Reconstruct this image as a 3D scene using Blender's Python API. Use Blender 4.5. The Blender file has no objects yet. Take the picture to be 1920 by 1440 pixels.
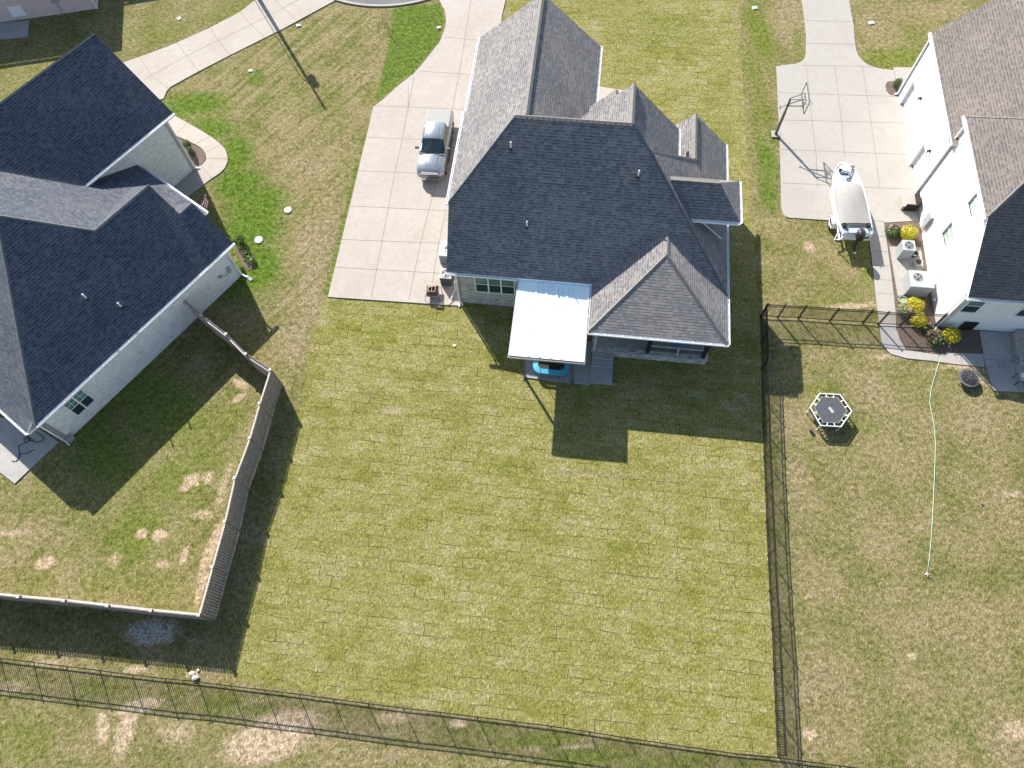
import bpy, bmesh, math, random
import numpy as np
from mathutils import Vector, Matrix
random.seed(7); rng = np.random.default_rng(7)
R = math.radians
SC = bpy.context.scene; COL = SC.collection
S = 1.25                                   # survey units -> metres

# ------------------------------------------------------------------ camera
F, NX, NY, H = 1370.0, 992.0, 1345.0, 41.25
def _rot():
    d = np.array([(NX-960)/F, (720-NY)/F, -1.0]); d /= np.linalg.norm(d); up = -d
    fw = np.array([0, 0, -1.0]); Y = fw-(fw@up)*up; Y /= np.linalg.norm(Y); X = np.cross(Y, up)
    return np.array([X, Y, up])
ROT = _rot()
def W(px, py, z=0.0):
    """survey: world point at height z seen at this place of the 1920x1440 photo"""
    d = ROT@np.array([(px-960)/F, (720-py)/F, -1.0]); t = (z-H)/d[2]
    return (float(d[0]*t), float(d[1]*t), float(z))
cam_d = bpy.data.cameras.new('camera'); cam = bpy.data.objects.new('camera', cam_d); COL.objects.link(cam)
cam_d.sensor_width = 36; cam_d.lens = 36*F/1920; cam_d.clip_end = 3000; cam_d.clip_start = .5
M = Matrix([list(ROT[i]) + [0] for i in range(3)] + [[0, 0, 0, 1]])
cam.matrix_world = Matrix.Translation((0, 0, H)) @ M
SC.camera = cam

# ------------------------------------------------------------------ world, sun, exposure
SUN_AZ, SUN_EL = 333.5, math.degrees(math.atan(1/1.4))
wd = bpy.data.worlds.new('World'); SC.world = wd; wd.use_nodes = True
nt = wd.node_tree; bg = nt.nodes['Background']; sky = nt.nodes.new('ShaderNodeTexSky')
sky.sky_type = 'NISHITA'; sky.sun_disc = False; sky.sun_elevation = R(SUN_EL); sky.sun_rotation = R(SUN_AZ)
sky.altitude = 200
nt.links.new(sky.outputs[0], bg.inputs[0]); bg.inputs[1].default_value = 0.093
sl = bpy.data.lights.new('sun', 'SUN'); sl.energy = 4.6; sl.angle = R(.55); sl.color = (1, .95, .87)
so = bpy.data.objects.new('sun', sl); COL.objects.link(so)
sd = Vector((math.sin(R(SUN_AZ))*math.cos(R(SUN_EL)), math.cos(R(SUN_AZ))*math.cos(R(SUN_EL)), math.sin(R(SUN_EL))))
so.rotation_euler = sd.to_track_quat('Z', 'Y').to_euler(); so.location = sd*80
SC.view_settings.view_transform = 'Standard'; SC.view_settings.look = 'None'
SC.view_settings.exposure = 1.2; SC.view_settings.gamma = 1
SC.render.engine = 'CYCLES'

# ------------------------------------------------------------------ materials
def mk(name):
    m = bpy.data.materials.new(name); m.use_nodes = True
    return m, m.node_tree.nodes, m.node_tree.links, m.node_tree.nodes['Principled BSDF']
def mth(N, L, op, a, b=None, c=None):
    n = N.new('ShaderNodeMath'); n.operation = op
    for i, v in enumerate((a, b, c)):
        if v is None: continue
        if isinstance(v, (int, float)): n.inputs[i].default_value = v
        else: L.new(v, n.inputs[i])
    return n.outputs[0]
def mix(N, L, fac, a, b, typ='MIX'):
    n = N.new('ShaderNodeMix'); n.data_type = 'RGBA'; n.blend_type = typ
    for k, v in ((0, fac), (6, a), (7, b)):
        if isinstance(v, (int, float)): n.inputs[k].default_value = v
        elif isinstance(v, tuple): n.inputs[k].default_value = (*v, 1)
        else: L.new(v, n.inputs[k])
    return n.outputs[2]
def noise(N, L, vec, scale, detail=3, rough=.55):
    n = N.new('ShaderNodeTexNoise'); n.inputs['Scale'].default_value = scale; n.inputs['Detail'].default_value = detail
    n.inputs['Roughness'].default_value = rough
    if vec is not None: L.new(vec, n.inputs['Vector'])
    return n.outputs['Fac']
def ramp(N, L, fac, stops):
    n = N.new('ShaderNodeValToRGB'); L.new(fac, n.inputs[0]); e = n.color_ramp.elements
    while len(e) < len(stops): e.new(.5)
    for i, (p, c) in enumerate(stops):
        e[i].position = p; e[i].color = (*c, 1) if isinstance(c, tuple) else (c, c, c, 1)
    return n.outputs[0]
def mapping(N, L, vec, rot=0, scale=(1, 1, 1), loc=(0, 0, 0)):
    if rot and tuple(scale) != (1, 1, 1): vec = mapping(N, L, vec, rot); rot = 0      # turn first, then stretch
    n = N.new('ShaderNodeMapping'); L.new(vec, n.inputs[0]); n.inputs['Rotation'].default_value = (0, 0, rot)
    n.inputs['Scale'].default_value = scale; n.inputs['Location'].default_value = loc
    return n.outputs[0]
def bump(N, L, h, dist, strength=1.0, normal=None):
    n = N.new('ShaderNodeBump'); n.inputs['Distance'].default_value = dist; n.inputs['Strength'].default_value = strength
    L.new(h, n.inputs['Height'])
    if normal is not None: L.new(normal, n.inputs['Normal'])
    return n.outputs[0]
def gpos(N):
    return N.new('ShaderNodeNewGeometry').outputs['Position']

def plain(name, col, rough=.6, metal=0, var=.0, scale=6, bmp=0, spec=.4):
    m, N, L, b = mk(name)
    b.inputs['Roughness'].default_value = rough; b.inputs['Metallic'].default_value = metal
    b.inputs['Specular IOR Level'].default_value = spec
    oc = N.new('ShaderNodeTexCoord').outputs['Object']
    f = noise(N, L, oc, scale, 4)
    v = max(var, .04)
    c = ramp(N, L, f, [(.25, tuple(x*(1-v) for x in col)), (.75, tuple(min(1, x*(1+v)) for x in col))])
    L.new(c, b.inputs['Base Color'])
    if bmp: L.new(bump(N, L, noise(N, L, oc, scale*6, 3), bmp), b.inputs['Normal'])
    return m

def shingle(name, c_dark, c_light, row=.17, tab=.26, relief=.028, spread=1.0):
    m, N, L, b = mk(name); b.inputs['Roughness'].default_value = .92; b.inputs['Specular IOR Level'].default_value = .25
    uv = N.new('ShaderNodeUVMap').outputs[0]
    sx = N.new('ShaderNodeSeparateXYZ'); L.new(uv, sx.inputs[0]); u, v = sx.outputs[0], sx.outputs[1]
    rowf = mth(N, L, 'DIVIDE', v, row); rid = mth(N, L, 'FLOOR', rowf); fr = mth(N, L, 'SUBTRACT', rowf, rid)
    # tabs of random width: white noise per (row, tab) cell, each row shifted at random
    wn = N.new('ShaderNodeTexWhiteNoise'); wn.noise_dimensions = '1D'; L.new(rid, wn.inputs['W'])
    us = mth(N, L, 'ADD', mth(N, L, 'DIVIDE', u, tab), mth(N, L, 'MULTIPLY', wn.outputs[0], 9.0))
    def cell(k, off):
        t = mth(N, L, 'FLOOR', mth(N, L, 'ADD', mth(N, L, 'MULTIPLY', us, k), off))
        cx = N.new('ShaderNodeCombineXYZ'); L.new(t, cx.inputs[0]); L.new(rid, cx.inputs[1])
        w2 = N.new('ShaderNodeTexWhiteNoise'); w2.noise_dimensions = '2D'; L.new(cx.outputs[0], w2.inputs['Vector'])
        return w2.outputs[0]
    a, c2 = cell(1.0, 0), cell(1.73, .4)
    oc = N.new('ShaderNodeTexCoord').outputs['Object']
    gr = noise(N, L, oc, 26, 4, .7); big = noise(N, L, oc, .35, 4); med = noise(N, L, oc, 3.5, 4, .7)
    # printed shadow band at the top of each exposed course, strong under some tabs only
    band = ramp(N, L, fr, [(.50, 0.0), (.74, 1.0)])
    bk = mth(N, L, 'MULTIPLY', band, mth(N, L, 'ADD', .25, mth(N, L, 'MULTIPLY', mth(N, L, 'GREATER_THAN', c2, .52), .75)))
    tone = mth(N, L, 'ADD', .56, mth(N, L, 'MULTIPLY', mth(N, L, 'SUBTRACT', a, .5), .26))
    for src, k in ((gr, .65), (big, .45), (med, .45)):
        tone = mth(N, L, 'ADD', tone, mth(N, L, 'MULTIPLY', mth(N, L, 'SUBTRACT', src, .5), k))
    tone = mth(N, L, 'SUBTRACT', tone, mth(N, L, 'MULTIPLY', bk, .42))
    col = ramp(N, L, tone, [(.5-.36*spread, c_dark), (.5+.36*spread, c_light)])
    L.new(col, b.inputs['Base Color'])
    # relief: every course is a thin wedge, raised tabs here and there
    tooth = mth(N, L, 'GREATER_THAN', c2, .52)
    h = mth(N, L, 'ADD', mth(N, L, 'MULTIPLY', mth(N, L, 'SUBTRACT', 1.0, fr), .8), mth(N, L, 'MULTIPLY', mth(N, L, 'SUBTRACT', 1.0, mth(N, L, 'MULTIPLY', tooth, band)), .6))
    h = mth(N, L, 'ADD', h, mth(N, L, 'MULTIPLY', gr, .35))
    L.new(bump(N, L, h, relief), b.inputs['Normal'])
    return m

def brickmat(name, c1, c2, mortar, stain=(.3, .3, .3), bw=.22, bh=.075, contrast=1.0, bmp=.006):
    m, N, L, b = mk(name); b.inputs['Roughness'].default_value = .9; b.inputs['Specular IOR Level'].default_value = .2
    uv = N.new('ShaderNodeUVMap').outputs[0]
    br = N.new('ShaderNodeTexBrick'); L.new(uv, br.inputs['Vector'])
    br.inputs['Scale'].default_value = 1; br.inputs['Brick Width'].default_value = bw; br.inputs['Row Height'].default_value = bh
    br.inputs['Mortar Size'].default_value = .009; br.inputs['Color1'].default_value = (*c1, 1); br.inputs['Color2'].default_value = (*c2, 1)
    br.inputs['Mortar'].default_value = (*mortar, 1)
    f = noise(N, L, mapping(N, L, uv, scale=(1.6, 7.5, 1)), 1.2, 4, .75)
    c = mix(N, L, ramp(N, L, f, [(.48, 0.0), (.58, contrast)]), br.outputs['Color'], stain)
    L.new(c, b.inputs['Base Color'])
    hh = mth(N, L, 'ADD', mth(N, L, 'MULTIPLY', br.outputs['Fac'], -1), mth(N, L, 'MULTIPLY', f, .8))
    L.new(bump(N, L, hh, bmp), b.inputs['Normal'])
    return m

def concrete(name, col, tint, var=.12):
    m, N, L, b = mk(name); b.inputs['Roughness'].default_value = .9; b.inputs['Specular IOR Level'].default_value = .25
    g = gpos(N)
    f1 = noise(N, L, g, .35, 5, .6); f2 = noise(N, L, g, 2.5, 5, .7); f3 = noise(N, L, g, 22, 3)
    c = mix(N, L, ramp(N, L, f1, [(.3, 0.0), (.7, 1.0)]), col, tint)
    k = mth(N, L, 'ADD', mth(N, L, 'MULTIPLY', f2, .6), mth(N, L, 'MULTIPLY', f3, .4))
    c = mix(N, L, 1.0, c, ramp(N, L, k, [(.3, 1-var*1.5), (.5, 1.0), (.75, 1+var*.5)]), 'MULTIPLY')
    st = noise(N, L, mapping(N, L, g, scale=(1, 1, 1), loc=(3.1, 7.7, 0)), .8, 6, .75)          # damp and dirt stains
    c = mix(N, L, ramp(N, L, st, [(.56, 0.0), (.74, .45)]), c, tuple(x*.72 for x in col))
    sp = noise(N, L, g, 5.5, 2, .5); c = mix(N, L, ramp(N, L, sp, [(.70, 0.0), (.76, .5)]), c, tuple(x*.6 for x in col))
    L.new(c, b.inputs['Base Color']); L.new(bump(N, L, f3, .004), b.inputs['Normal'])
    return m

def glassmat(name, col, rough=.12):
    m, N, L, b = mk(name); b.inputs['Base Color'].default_value = (*col, 1); b.inputs['Roughness'].default_value = rough
    b.inputs['Specular IOR Level'].default_value = .8
    oc = N.new('ShaderNodeTexCoord').outputs['Object']
    L.new(ramp(N, L, noise(N, L, oc, 1.3, 2), [(.3, tuple(x*.7 for x in col)), (.7, col)]), b.inputs['Base Color'])
    return m

MT = {}
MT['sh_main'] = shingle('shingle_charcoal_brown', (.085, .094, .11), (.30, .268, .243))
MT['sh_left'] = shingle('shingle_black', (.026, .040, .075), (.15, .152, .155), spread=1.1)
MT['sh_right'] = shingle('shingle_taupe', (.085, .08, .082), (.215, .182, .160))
MT['cap'] = plain('ridge_shingle', (.19, .18, .165), .9, var=.25, scale=5, bmp=.01)
MT['capdark'] = plain('ridge_shingle_dark', (.115, .12, .125), .9, var=.25, scale=5, bmp=.01)
MT['white'] = plain('white_trim', (.78, .79, .8), .45, var=.05, scale=3)
MT['soffit'] = plain('soffit', (.6, .6, .6), .7)
MT['brick'] = brickmat('whitewashed_brick', (.58, .55, .50), (.42, .40, .37), (.55, .52, .48), (.17, .155, .145), contrast=.85)
MT['paint_l'] = brickmat('painted_brick_grey', (.84, .83, .80), (.78, .77, .74), (.72, .71, .69), (.56, .55, .53), contrast=.8)
MT['paint_r'] = brickmat('painted_brick_white', (.87, .855, .83), (.83, .815, .79), (.78, .765, .74), (.66, .63, .60), contrast=.5)
MT['pinkbrick'] = brickmat('pink_brick', (.68, .52, .52), (.58, .43, .43), (.62, .55, .54), (.72, .62, .56), contrast=.6)
MT['stucco'] = plain('dormer_siding', (.23, .21, .22), .9, var=.08, scale=8)
MT['conc_main'] = concrete('concrete_warm', (.35, .308, .27), (.39, .352, .318))
MT['conc_left'] = concrete('concrete_left', (.345, .305, .265), (.38, .345, .305))
MT['conc_right'] = concrete('concrete_pale', (.345, .325, .30), (.325, .30, .275), .09)
MT['conc_grey'] = concrete('concrete_grey', (.36, .35, .33), (.29, .28, .27), .2)
MT['joint'] = plain('joint_dirt', (.20, .172, .145), .95, var=.3, scale=2)
MT['asphalt'] = concrete('asphalt', (.16, .155, .155), (.13, .13, .13), .2)
MT['mulch'] = plain('mulch', (.165, .12, .095), .95, var=.8, scale=14, bmp=.05)
MT['metalblack'] = plain('black_metal', (.018, .017, .016), .45, .3)
MT['wood'] = plain('weathered_wood', (.37, .31, .26), .9, var=.35, scale=5, bmp=.01)
MT['woodcap'] = plain('weathered_wood_cap', (.42, .39, .36), .9, var=.2, scale=4)
MT['treated'] = plain('brown_post', (.23, .14, .095), .9, var=.25, scale=5)
MT['canopy'] = plain('white_metal_panel', (.76, .90, .89), .35, var=.02, scale=1.5)
MT['alu'] = plain('dull_metal', (.42, .42, .43), .4, .5)
MT['alud'] = plain('dark_grey_metal', (.12, .115, .115), .5, .3)
MT['grey'] = plain('light_grey_plastic', (.33, .345, .35), .5)
MT['greyd'] = plain('dark_grey_plastic', (.10, .10, .105), .6)
MT['black'] = plain('black_plastic', (.02, .02, .022), .45)
MT['rubber'] = plain('tyre_rubber', (.025, .025, .025), .85)
MT['win'] = glassmat('window_glass', (.12, .24, .22))
MT['windark'] = glassmat('window_glass_dark', (.03, .055, .055))
MT['winlite'] = glassmat('window_glass_screened', (.42, .52, .47), .25)
MT['blue'] = plain('turquoise_vinyl', (.05, .33, .48), .4, var=.06)
MT['bluecloth'] = None
MT['mat'] = plain('trampoline_mesh', (.06, .064, .072), .7, var=.15, scale=4)
MT['truck'] = plain('silver_paint', (.36, .39, .42), .2, .65, var=.02)
MT['tonneau'] = plain('grey_vinyl', (.24, .245, .235), .6, var=.08, scale=4)
MT['chrome'] = plain('chrome', (.7, .7, .7), .15, 1)
MT['brownside'] = plain('bronze_lower_body', (.13, .10, .085), .35, .3)
MT['gel'] = plain('white_gelcoat', (.82, .84, .85), .2, var=.02)
MT['geld'] = plain('pale_blue_gelcoat', (.36, .42, .46), .35)
MT['canvas'] = plain('grey_canvas', (.32, .305, .285), .85, var=.06, scale=3, bmp=.02)
MT['rust'] = plain('rusty_copper', (.17, .075, .045), .6, .3, var=.35, scale=9)
MT['yellow'] = None
MT['pot'] = plain('white_pot', (.46, .46, .42), .6, var=.15)
MT['hose'] = plain('pale_green_hose', (.45, .66, .47), .5)
MT['red'] = plain('flag_red', (.45, .04, .05), .8)
MT['navy'] = plain('flag_blue', (.03, .05, .2), .8)
MT['soil'] = plain('gravel_pile', (.58, .55, .50), .95, var=.5, scale=8, bmp=.04)
MT['light'] = plain('lamp_lens', (.75, .76, .74), .1)
MT['amber'] = plain('amber_lens', (.5, .25, .15), .2)
MT['pole'] = plain('utility_pole_wood', (.2, .16, .12), .9, var=.3)
MT['fan'] = plain('fan_blade', (.25, .26, .29), .35, .5)
def foliage(name, a, b_, c_):
    m, N, L, b = mk(name); b.inputs['Roughness'].default_value = .7; b.inputs['Specular IOR Level'].default_value = .25
    oi = N.new('ShaderNodeNewGeometry').outputs['Random Per Island']
    L.new(ramp(N, L, oi, [(0, tuple(x*.45 for x in a)), (.25, a), (.6, b_), (1, c_)]), b.inputs['Base Color']); return m
MT['yellow'] = foliage('golden_leaves', (.33, .33, .02), (.60, .52, .03), (.72, .62, .06))
MT['leaf'] = foliage('green_leaves', (.03, .07, .02), (.07, .13, .03), (.14, .2, .05))
MT['palegreen'] = foliage('pale_leaves', (.12, .2, .06), (.25, .33, .14), (.4, .42, .22))
MT['pink'] = foliage('pink_petals', (.55, .28, .25), (.65, .42, .36), (.7, .55, .48))
def patterned(name):
    m, N, L, b = mk(name); g = gpos(N); v = N.new('ShaderNodeTexVoronoi'); v.inputs['Scale'].default_value = 2.2; L.new(g, v.inputs[0])
    s = mth(N, L, 'SINE', mth(N, L, 'MULTIPLY', v.outputs['Distance'], 38.0))
    L.new(ramp(N, L, s, [(.3, (.02, .13, .33)), (.7, (.10, .36, .55)), (.95, (.45, .55, .6))]), b.inputs['Base Color']); return m
MT['bluecloth'] = patterned('blue_circle_cloth')

# ground: one sheet, zones come from mesh attributes (grass kinds, bare soil)
def groundmat():
    m, N, L, b = mk('ground'); b.inputs['Roughness'].default_value = .95; b.inputs['Specular IOR Level'].default_value = .1
    g = gpos(N)
    def att(n):
        a = N.new('ShaderNodeAttribute'); a.attribute_name = n; return a.outputs['Fac']
    sod, green, dry, soil, lush, streak = [att(k) for k in ('sod', 'green', 'dry', 'soil', 'lush', 'streak')]
    warp = noise(N, L, g, 1.2, 3)
    # ragged zone edges
    edge = mth(N, L, 'MULTIPLY', mth(N, L, 'SUBTRACT', noise(N, L, g, 5, 4, .7), .5), .9)
    def zone(a, lo=.42, hi=.58, k=1.0):
        return ramp(N, L, mth(N, L, 'ADD', a, mth(N, L, 'MULTIPLY', edge, k)), [(lo, 0.0), (hi, 1.0)])
    sodm = mapping(N, L, g, rot=R(9.2), loc=(.4, .2, 0))
    blade = noise(N, L, mapping(N, L, g, rot=R(9), scale=(15, 4.5, 1)), 1, 4, .75)
    blade2 = noise(N, L, mapping(N, L, g, rot=R(50), scale=(11, 6, 1)), 1, 4, .75)
    tuft = noise(N, L, g, 3.2, 5, .72); patch = noise(N, L, g, .42, 5, .62); mid = noise(N, L, g, 1.3, 4, .6)
    # sod slabs
    def brk(w, h, ms, off=.5):
        n = N.new('ShaderNodeTexBrick'); L.new(sodw, n.inputs['Vector']); n.offset = off
        n.inputs['Scale'].default_value = 1; n.inputs['Brick Width'].default_value = w; n.inputs['Row Height'].default_value = h
        n.inputs['Mortar Size'].default_value = ms; n.inputs['Color1'].default_value = (0, 0, 0, 1); n.inputs['Color2'].default_value = (1, 1, 1, 1)
        n.inputs['Mortar'].default_value = (.5, .5, .5, 1); n.inputs['Mortar Smooth'].default_value = .3; return n
    wob = N.new('ShaderNodeTexNoise'); wob.inputs['Scale'].default_value = .9; wob.inputs['Detail'].default_value = 5; L.new(g, wob.inputs['Vector'])
    wadd = N.new('ShaderNodeVectorMath'); wadd.operation = 'SCALE'; L.new(wob.outputs['Color'], wadd.inputs[0]); wadd.inputs['Scale'].default_value = .28
    wsum = N.new('ShaderNodeVectorMath'); wsum.operation = 'ADD'; L.new(sodm, wsum.inputs[0]); L.new(wadd.outputs[0], wsum.inputs[1]); sodw = wsum.outputs[0]
    B = brk(1.58, .62, .021)
    slab = B.outputs['Color']; seam = B.outputs['Fac']
    sr = N.new('ShaderNodeSeparateColor'); L.new(slab, sr.inputs[0]); slabv = sr.outputs[0]
    seamk = mth(N, L, 'MULTIPLY', seam, ramp(N, L, noise(N, L, g, .8, 4, .8), [(.47, 0.04), (.60, 1.0)]))
    seamk = mth(N, L, 'MULTIPLY', seamk, ramp(N, L, sod, [(.45, 0.0), (.6, 1.0)]))
    t = mth(N, L, 'ADD', mth(N, L, 'MULTIPLY', mth(N, L, 'ADD', mth(N, L, 'MULTIPLY', mth(N, L, 'SUBTRACT', slabv, .5), .8), mth(N, L, 'SUBTRACT', noise(N, L, mapping(N, L, g, rot=R(9.2), scale=(.22, 1.5, 1)), 1, 3, .6), .5)), .16), mth(N, L, 'ADD', mth(N, L, 'MULTIPLY', patch, .46), mth(N, L, 'ADD', .07, mth(N, L, 'MULTIPLY', mid, .42))))
    csod = ramp(N, L, t, [(.37, (.150, .150, .034)), (.47, (.196, .187, .055)), (.57, (.230, .212, .080)), (.69, (.275, .240, .125))])
    t2 = mth(N, L, 'ADD', mth(N, L, 'MULTIPLY', patch, .6), mth(N, L, 'MULTIPLY', tuft, .5))
    stn = mth(N, L, 'SUBTRACT', noise(N, L, mapping(N, L, g, rot=R(-50), scale=(.12, 2.1, 1)), 1, 3, .65), .5)
    t2 = mth(N, L, 'ADD', t2, mth(N, L, 'MULTIPLY', mth(N, L, 'MULTIPLY', stn, streak), .75))
    cdry = ramp(N, L, t2, [(.40, (.10, .115, .028)), (.50, (.155, .145, .052)), (.60, (.205, .175, .082)), (.74, (.25, .205, .12))])
    colr = mix(N, L, zone(sod, k=.25), cdry, csod)
    dz = ramp(N, L, mth(N, L, 'ADD', dry, edge), [(.3, 0.0), (.85, 1.0)])
    dz = mth(N, L, 'MULTIPLY', dz, mth(N, L, 'ADD', 1.0, mth(N, L, 'MULTIPLY', mth(N, L, 'MULTIPLY', stn, streak), 2.2)))
    colr = mix(N, L, dz, colr, ramp(N, L, tuft, [(.35, (.17, .14, .068)), (.65, (.30, .24, .148))]))
    gz = ramp(N, L, mth(N, L, 'ADD', green, mth(N, L, 'MULTIPLY', edge, .8)), [(.28, 0.0), (.9, 1.0)])
    colr = mix(N, L, gz, colr, ramp(N, L, tuft, [(.35, (.085, .115, .014)), (.65, (.155, .172, .035))]))
    lz = ramp(N, L, mth(N, L, 'ADD', lush, mth(N, L, 'MULTIPLY', edge, .7)), [(.3, 0.0), (.85, 1.0)])
    colr = mix(N, L, lz, colr, ramp(N, L, tuft, [(.35, (.045, .092, .006)), (.65, (.12, .17, .025))]))
    sz = ramp(N, L, mth(N, L, 'ADD', soil, mth(N, L, 'MULTIPLY', edge, .9)), [(.35, 0.0), (.8, 1.0)])
    colr = mix(N, L, sz, colr, ramp(N, L, tuft, [(.35, (.28, .205, .125)), (.65, (.44, .35, .24))]))
    # blades: fine light and dark
    bb = mth(N, L, 'ADD', mth(N, L, 'MULTIPLY', blade, .6), mth(N, L, 'MULTIPLY', blade2, .4))
    fine = ramp(N, L, bb, [(.35, .22), (.44, .72), (.54, 1.10), (.65, 2.0)])
    colr = mix(N, L, 1.0, colr, fine, 'MULTIPLY')
    tt = ramp(N, L, tuft, [(.33, .78), (.5, 1.0), (.7, 1.16)])
    colr = mix(N, L, 1.0, colr, tt, 'MULTIPLY')
    colr = mix(N, L, mth(N, L, 'MULTIPLY', seamk, .8), colr, (.05, .045, .012))
    L.new(colr, b.inputs['Base Color'])
    h = mth(N, L, 'ADD', mth(N, L, 'MULTIPLY', bb, .5), mth(N, L, 'MULTIPLY', tuft, .75))
    h = mth(N, L, 'SUBTRACT', h, mth(N, L, 'MULTIPLY', seamk, .35))
    L.new(bump(N, L, h, .12, .9), b.inputs['Normal'])
    return m

# ------------------------------------------------------------------ mesh helpers
def tag(o, label=None, cat=None, group=None, kind=None):
    if label: o['label'] = label
    if cat: o['category'] = cat
    if group: o['group'] = group
    if kind: o['kind'] = kind
    return o
def thing(name, label, cat, loc=(0, 0, 0), rz=0, group=None):
    o = bpy.data.objects.new(name, None); COL.objects.link(o); o.location = loc; o.rotation_euler = (0, 0, rz)
    o.empty_display_size = .3
    return tag(o, label, cat, group)
def copy_tree(o, parent=None):
    c = o.copy(); COL.objects.link(c); c.parent = parent
    for ch in list(o.children): copy_tree(ch, c)
    return c
class MB:
    """collects shapes; k scales incoming coordinates; T shifts them (after scaling)"""
    def __init__(s, k=1.0, T=(0, 0, 0)):
        s.v = []; s.f = []; s.m = []; s.k = k; s.T = T
    def add(s, pts, faces, mat=0):
        o = len(s.v); k, T = s.k, s.T
        s.v += [(p[0]*k-T[0], p[1]*k-T[1], p[2]*k-T[2]) for p in pts]
        s.f += [tuple(i+o for i in f) for f in faces]; s.m += [mat]*len(faces); return s
    def poly(s, pts, mat=0): return s.add(pts, [tuple(range(len(pts)))], mat)
    def box(s, a, b, mat=0):
        x0, y0, z0 = a; x1, y1, z1 = b
        return s.add([(x0, y0, z0), (x1, y0, z0), (x1, y1, z0), (x0, y1, z0), (x0, y0, z1), (x1, y0, z1), (x1, y1, z1), (x0, y1, z1)],
                     [(3, 2, 1, 0), (4, 5, 6, 7), (0, 1, 5, 4), (1, 2, 6, 5), (2, 3, 7, 6), (3, 0, 4, 7)], mat)
    def bar(s, p, q, w, h=None, mat=0, up=(0, 0, 1)):
        h = w if h is None else h
        p, q = Vector(p), Vector(q); d = (q-p).normalized(); upv = Vector(up)
        if abs(d.dot(upv)) > .95: upv = Vector((0, 1, 0))
        x = d.cross(upv).normalized()*w/2; y = x.cross(d).normalized()*h/2
        c = [-x-y, x-y, x+y, -x+y]
        return s.add([tuple(p+i) for i in c]+[tuple(q+i) for i in c], [(3, 2, 1, 0), (4, 5, 6, 7), (0, 1, 5, 4), (1, 2, 6, 5), (2, 3, 7, 6), (3, 0, 4, 7)], mat)
    def tube(s, pts, r, n=8, mat=0, closed=False):
        P = [Vector(p) for p in pts]; rs = r if isinstance(r, (list, tuple)) else [r]*len(P); V = []; ref = None
        for i, p in enumerate(P):
            a = P[i-1] if (i or closed) else P[i]; b = P[(i+1) % len(P)] if (i < len(P)-1 or closed) else P[i]
            d = (b-a).normalized()
            if ref is None: ref = Vector((0, 0, 1)) if abs(d.z) < .9 else Vector((1, 0, 0))
            x = d.cross(ref).normalized(); y = x.cross(d).normalized(); ref = y if y.length else ref
            V += [tuple(p + rs[i]*(math.cos(t)*x+math.sin(t)*y)) for t in [2*math.pi*j/n for j in range(n)]]
        Fc = []; m = len(P)
        for i in range(m if closed else m-1):
            for j in range(n):
                a, b = i*n+j, i*n+(j+1) % n; c, d = ((i+1) % m)*n+(j+1) % n, ((i+1) % m)*n+j
                Fc.append((a, b, c, d))
        if not closed: Fc += [tuple(range(n-1, -1, -1)), tuple((m-1)*n+j for j in range(n))]
        return s.add(V, Fc, mat)
    def lathe(s, prof, c=(0, 0, 0), n=20, mat=0, cap=True):
        V = []; Fc = []
        for r, z in prof: V += [(c[0]+r*math.cos(2*math.pi*j/n), c[1]+r*math.sin(2*math.pi*j/n), c[2]+z) for j in range(n)]
        for i in range(len(prof)-1):
            for j in range(n): Fc.append((i*n+j, i*n+(j+1) % n, (i+1)*n+(j+1) % n, (i+1)*n+j))
        if cap: Fc += [tuple(range(n-1, -1, -1)), tuple((len(prof)-1)*n+j for j in range(n))]
        return s.add(V, Fc, mat)
    def prism(s, xy, z0, z1, mat=0):
        n = len(xy); V = [(x, y, z0) for x, y in xy]+[(x, y, z1) for x, y in xy]
        area = sum(xy[i][0]*xy[(i+1) % n][1]-xy[(i+1) % n][0]*xy[i][1] for i in range(n))
        if area < 0: V = [(x, y, z0) for x, y in xy[::-1]]+[(x, y, z1) for x, y in xy[::-1]]
        return s.add(V, [tuple(range(n-1, -1, -1)), tuple(range(n, 2*n))]+[(i, (i+1) % n, (i+1) % n+n, i+n) for i in range(n)], mat)
    def slab(s, pts, t, mat=0, side=1, bottom=1):
        """sloping plate: top polygon, thickness t straight down"""
        a = Vector((0, 0, 0)); n = len(pts)
        for i in range(n): a += Vector(pts[i]).cross(Vector(pts[(i+1) % n]))
        if a.z < 0: pts = pts[::-1]
        V = list(pts)+[(p[0], p[1], p[2]-t) for p in pts]
        s.add(V, [tuple(range(n))], mat)
        s.add(V, [tuple(range(2*n-1, n-1, -1))], bottom)
        return s.add(V, [(i, i+n, (i+1) % n+n, (i+1) % n) for i in range(n)], side)
    def loft(s, rings, mat=0, caps=True):
        n = len(rings[0]); V = [p for r in rings for p in r]; Fc = []
        for i in range(len(rings)-1):
            for j in range(n): Fc.append((i*n+j, i*n+(j+1) % n, (i+1)*n+(j+1) % n, (i+1)*n+j))
        if caps: Fc += [tuple(range(n-1, -1, -1)), tuple((len(rings)-1)*n+j for j in range(n))]
        return s.add(V, Fc, mat)
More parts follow.
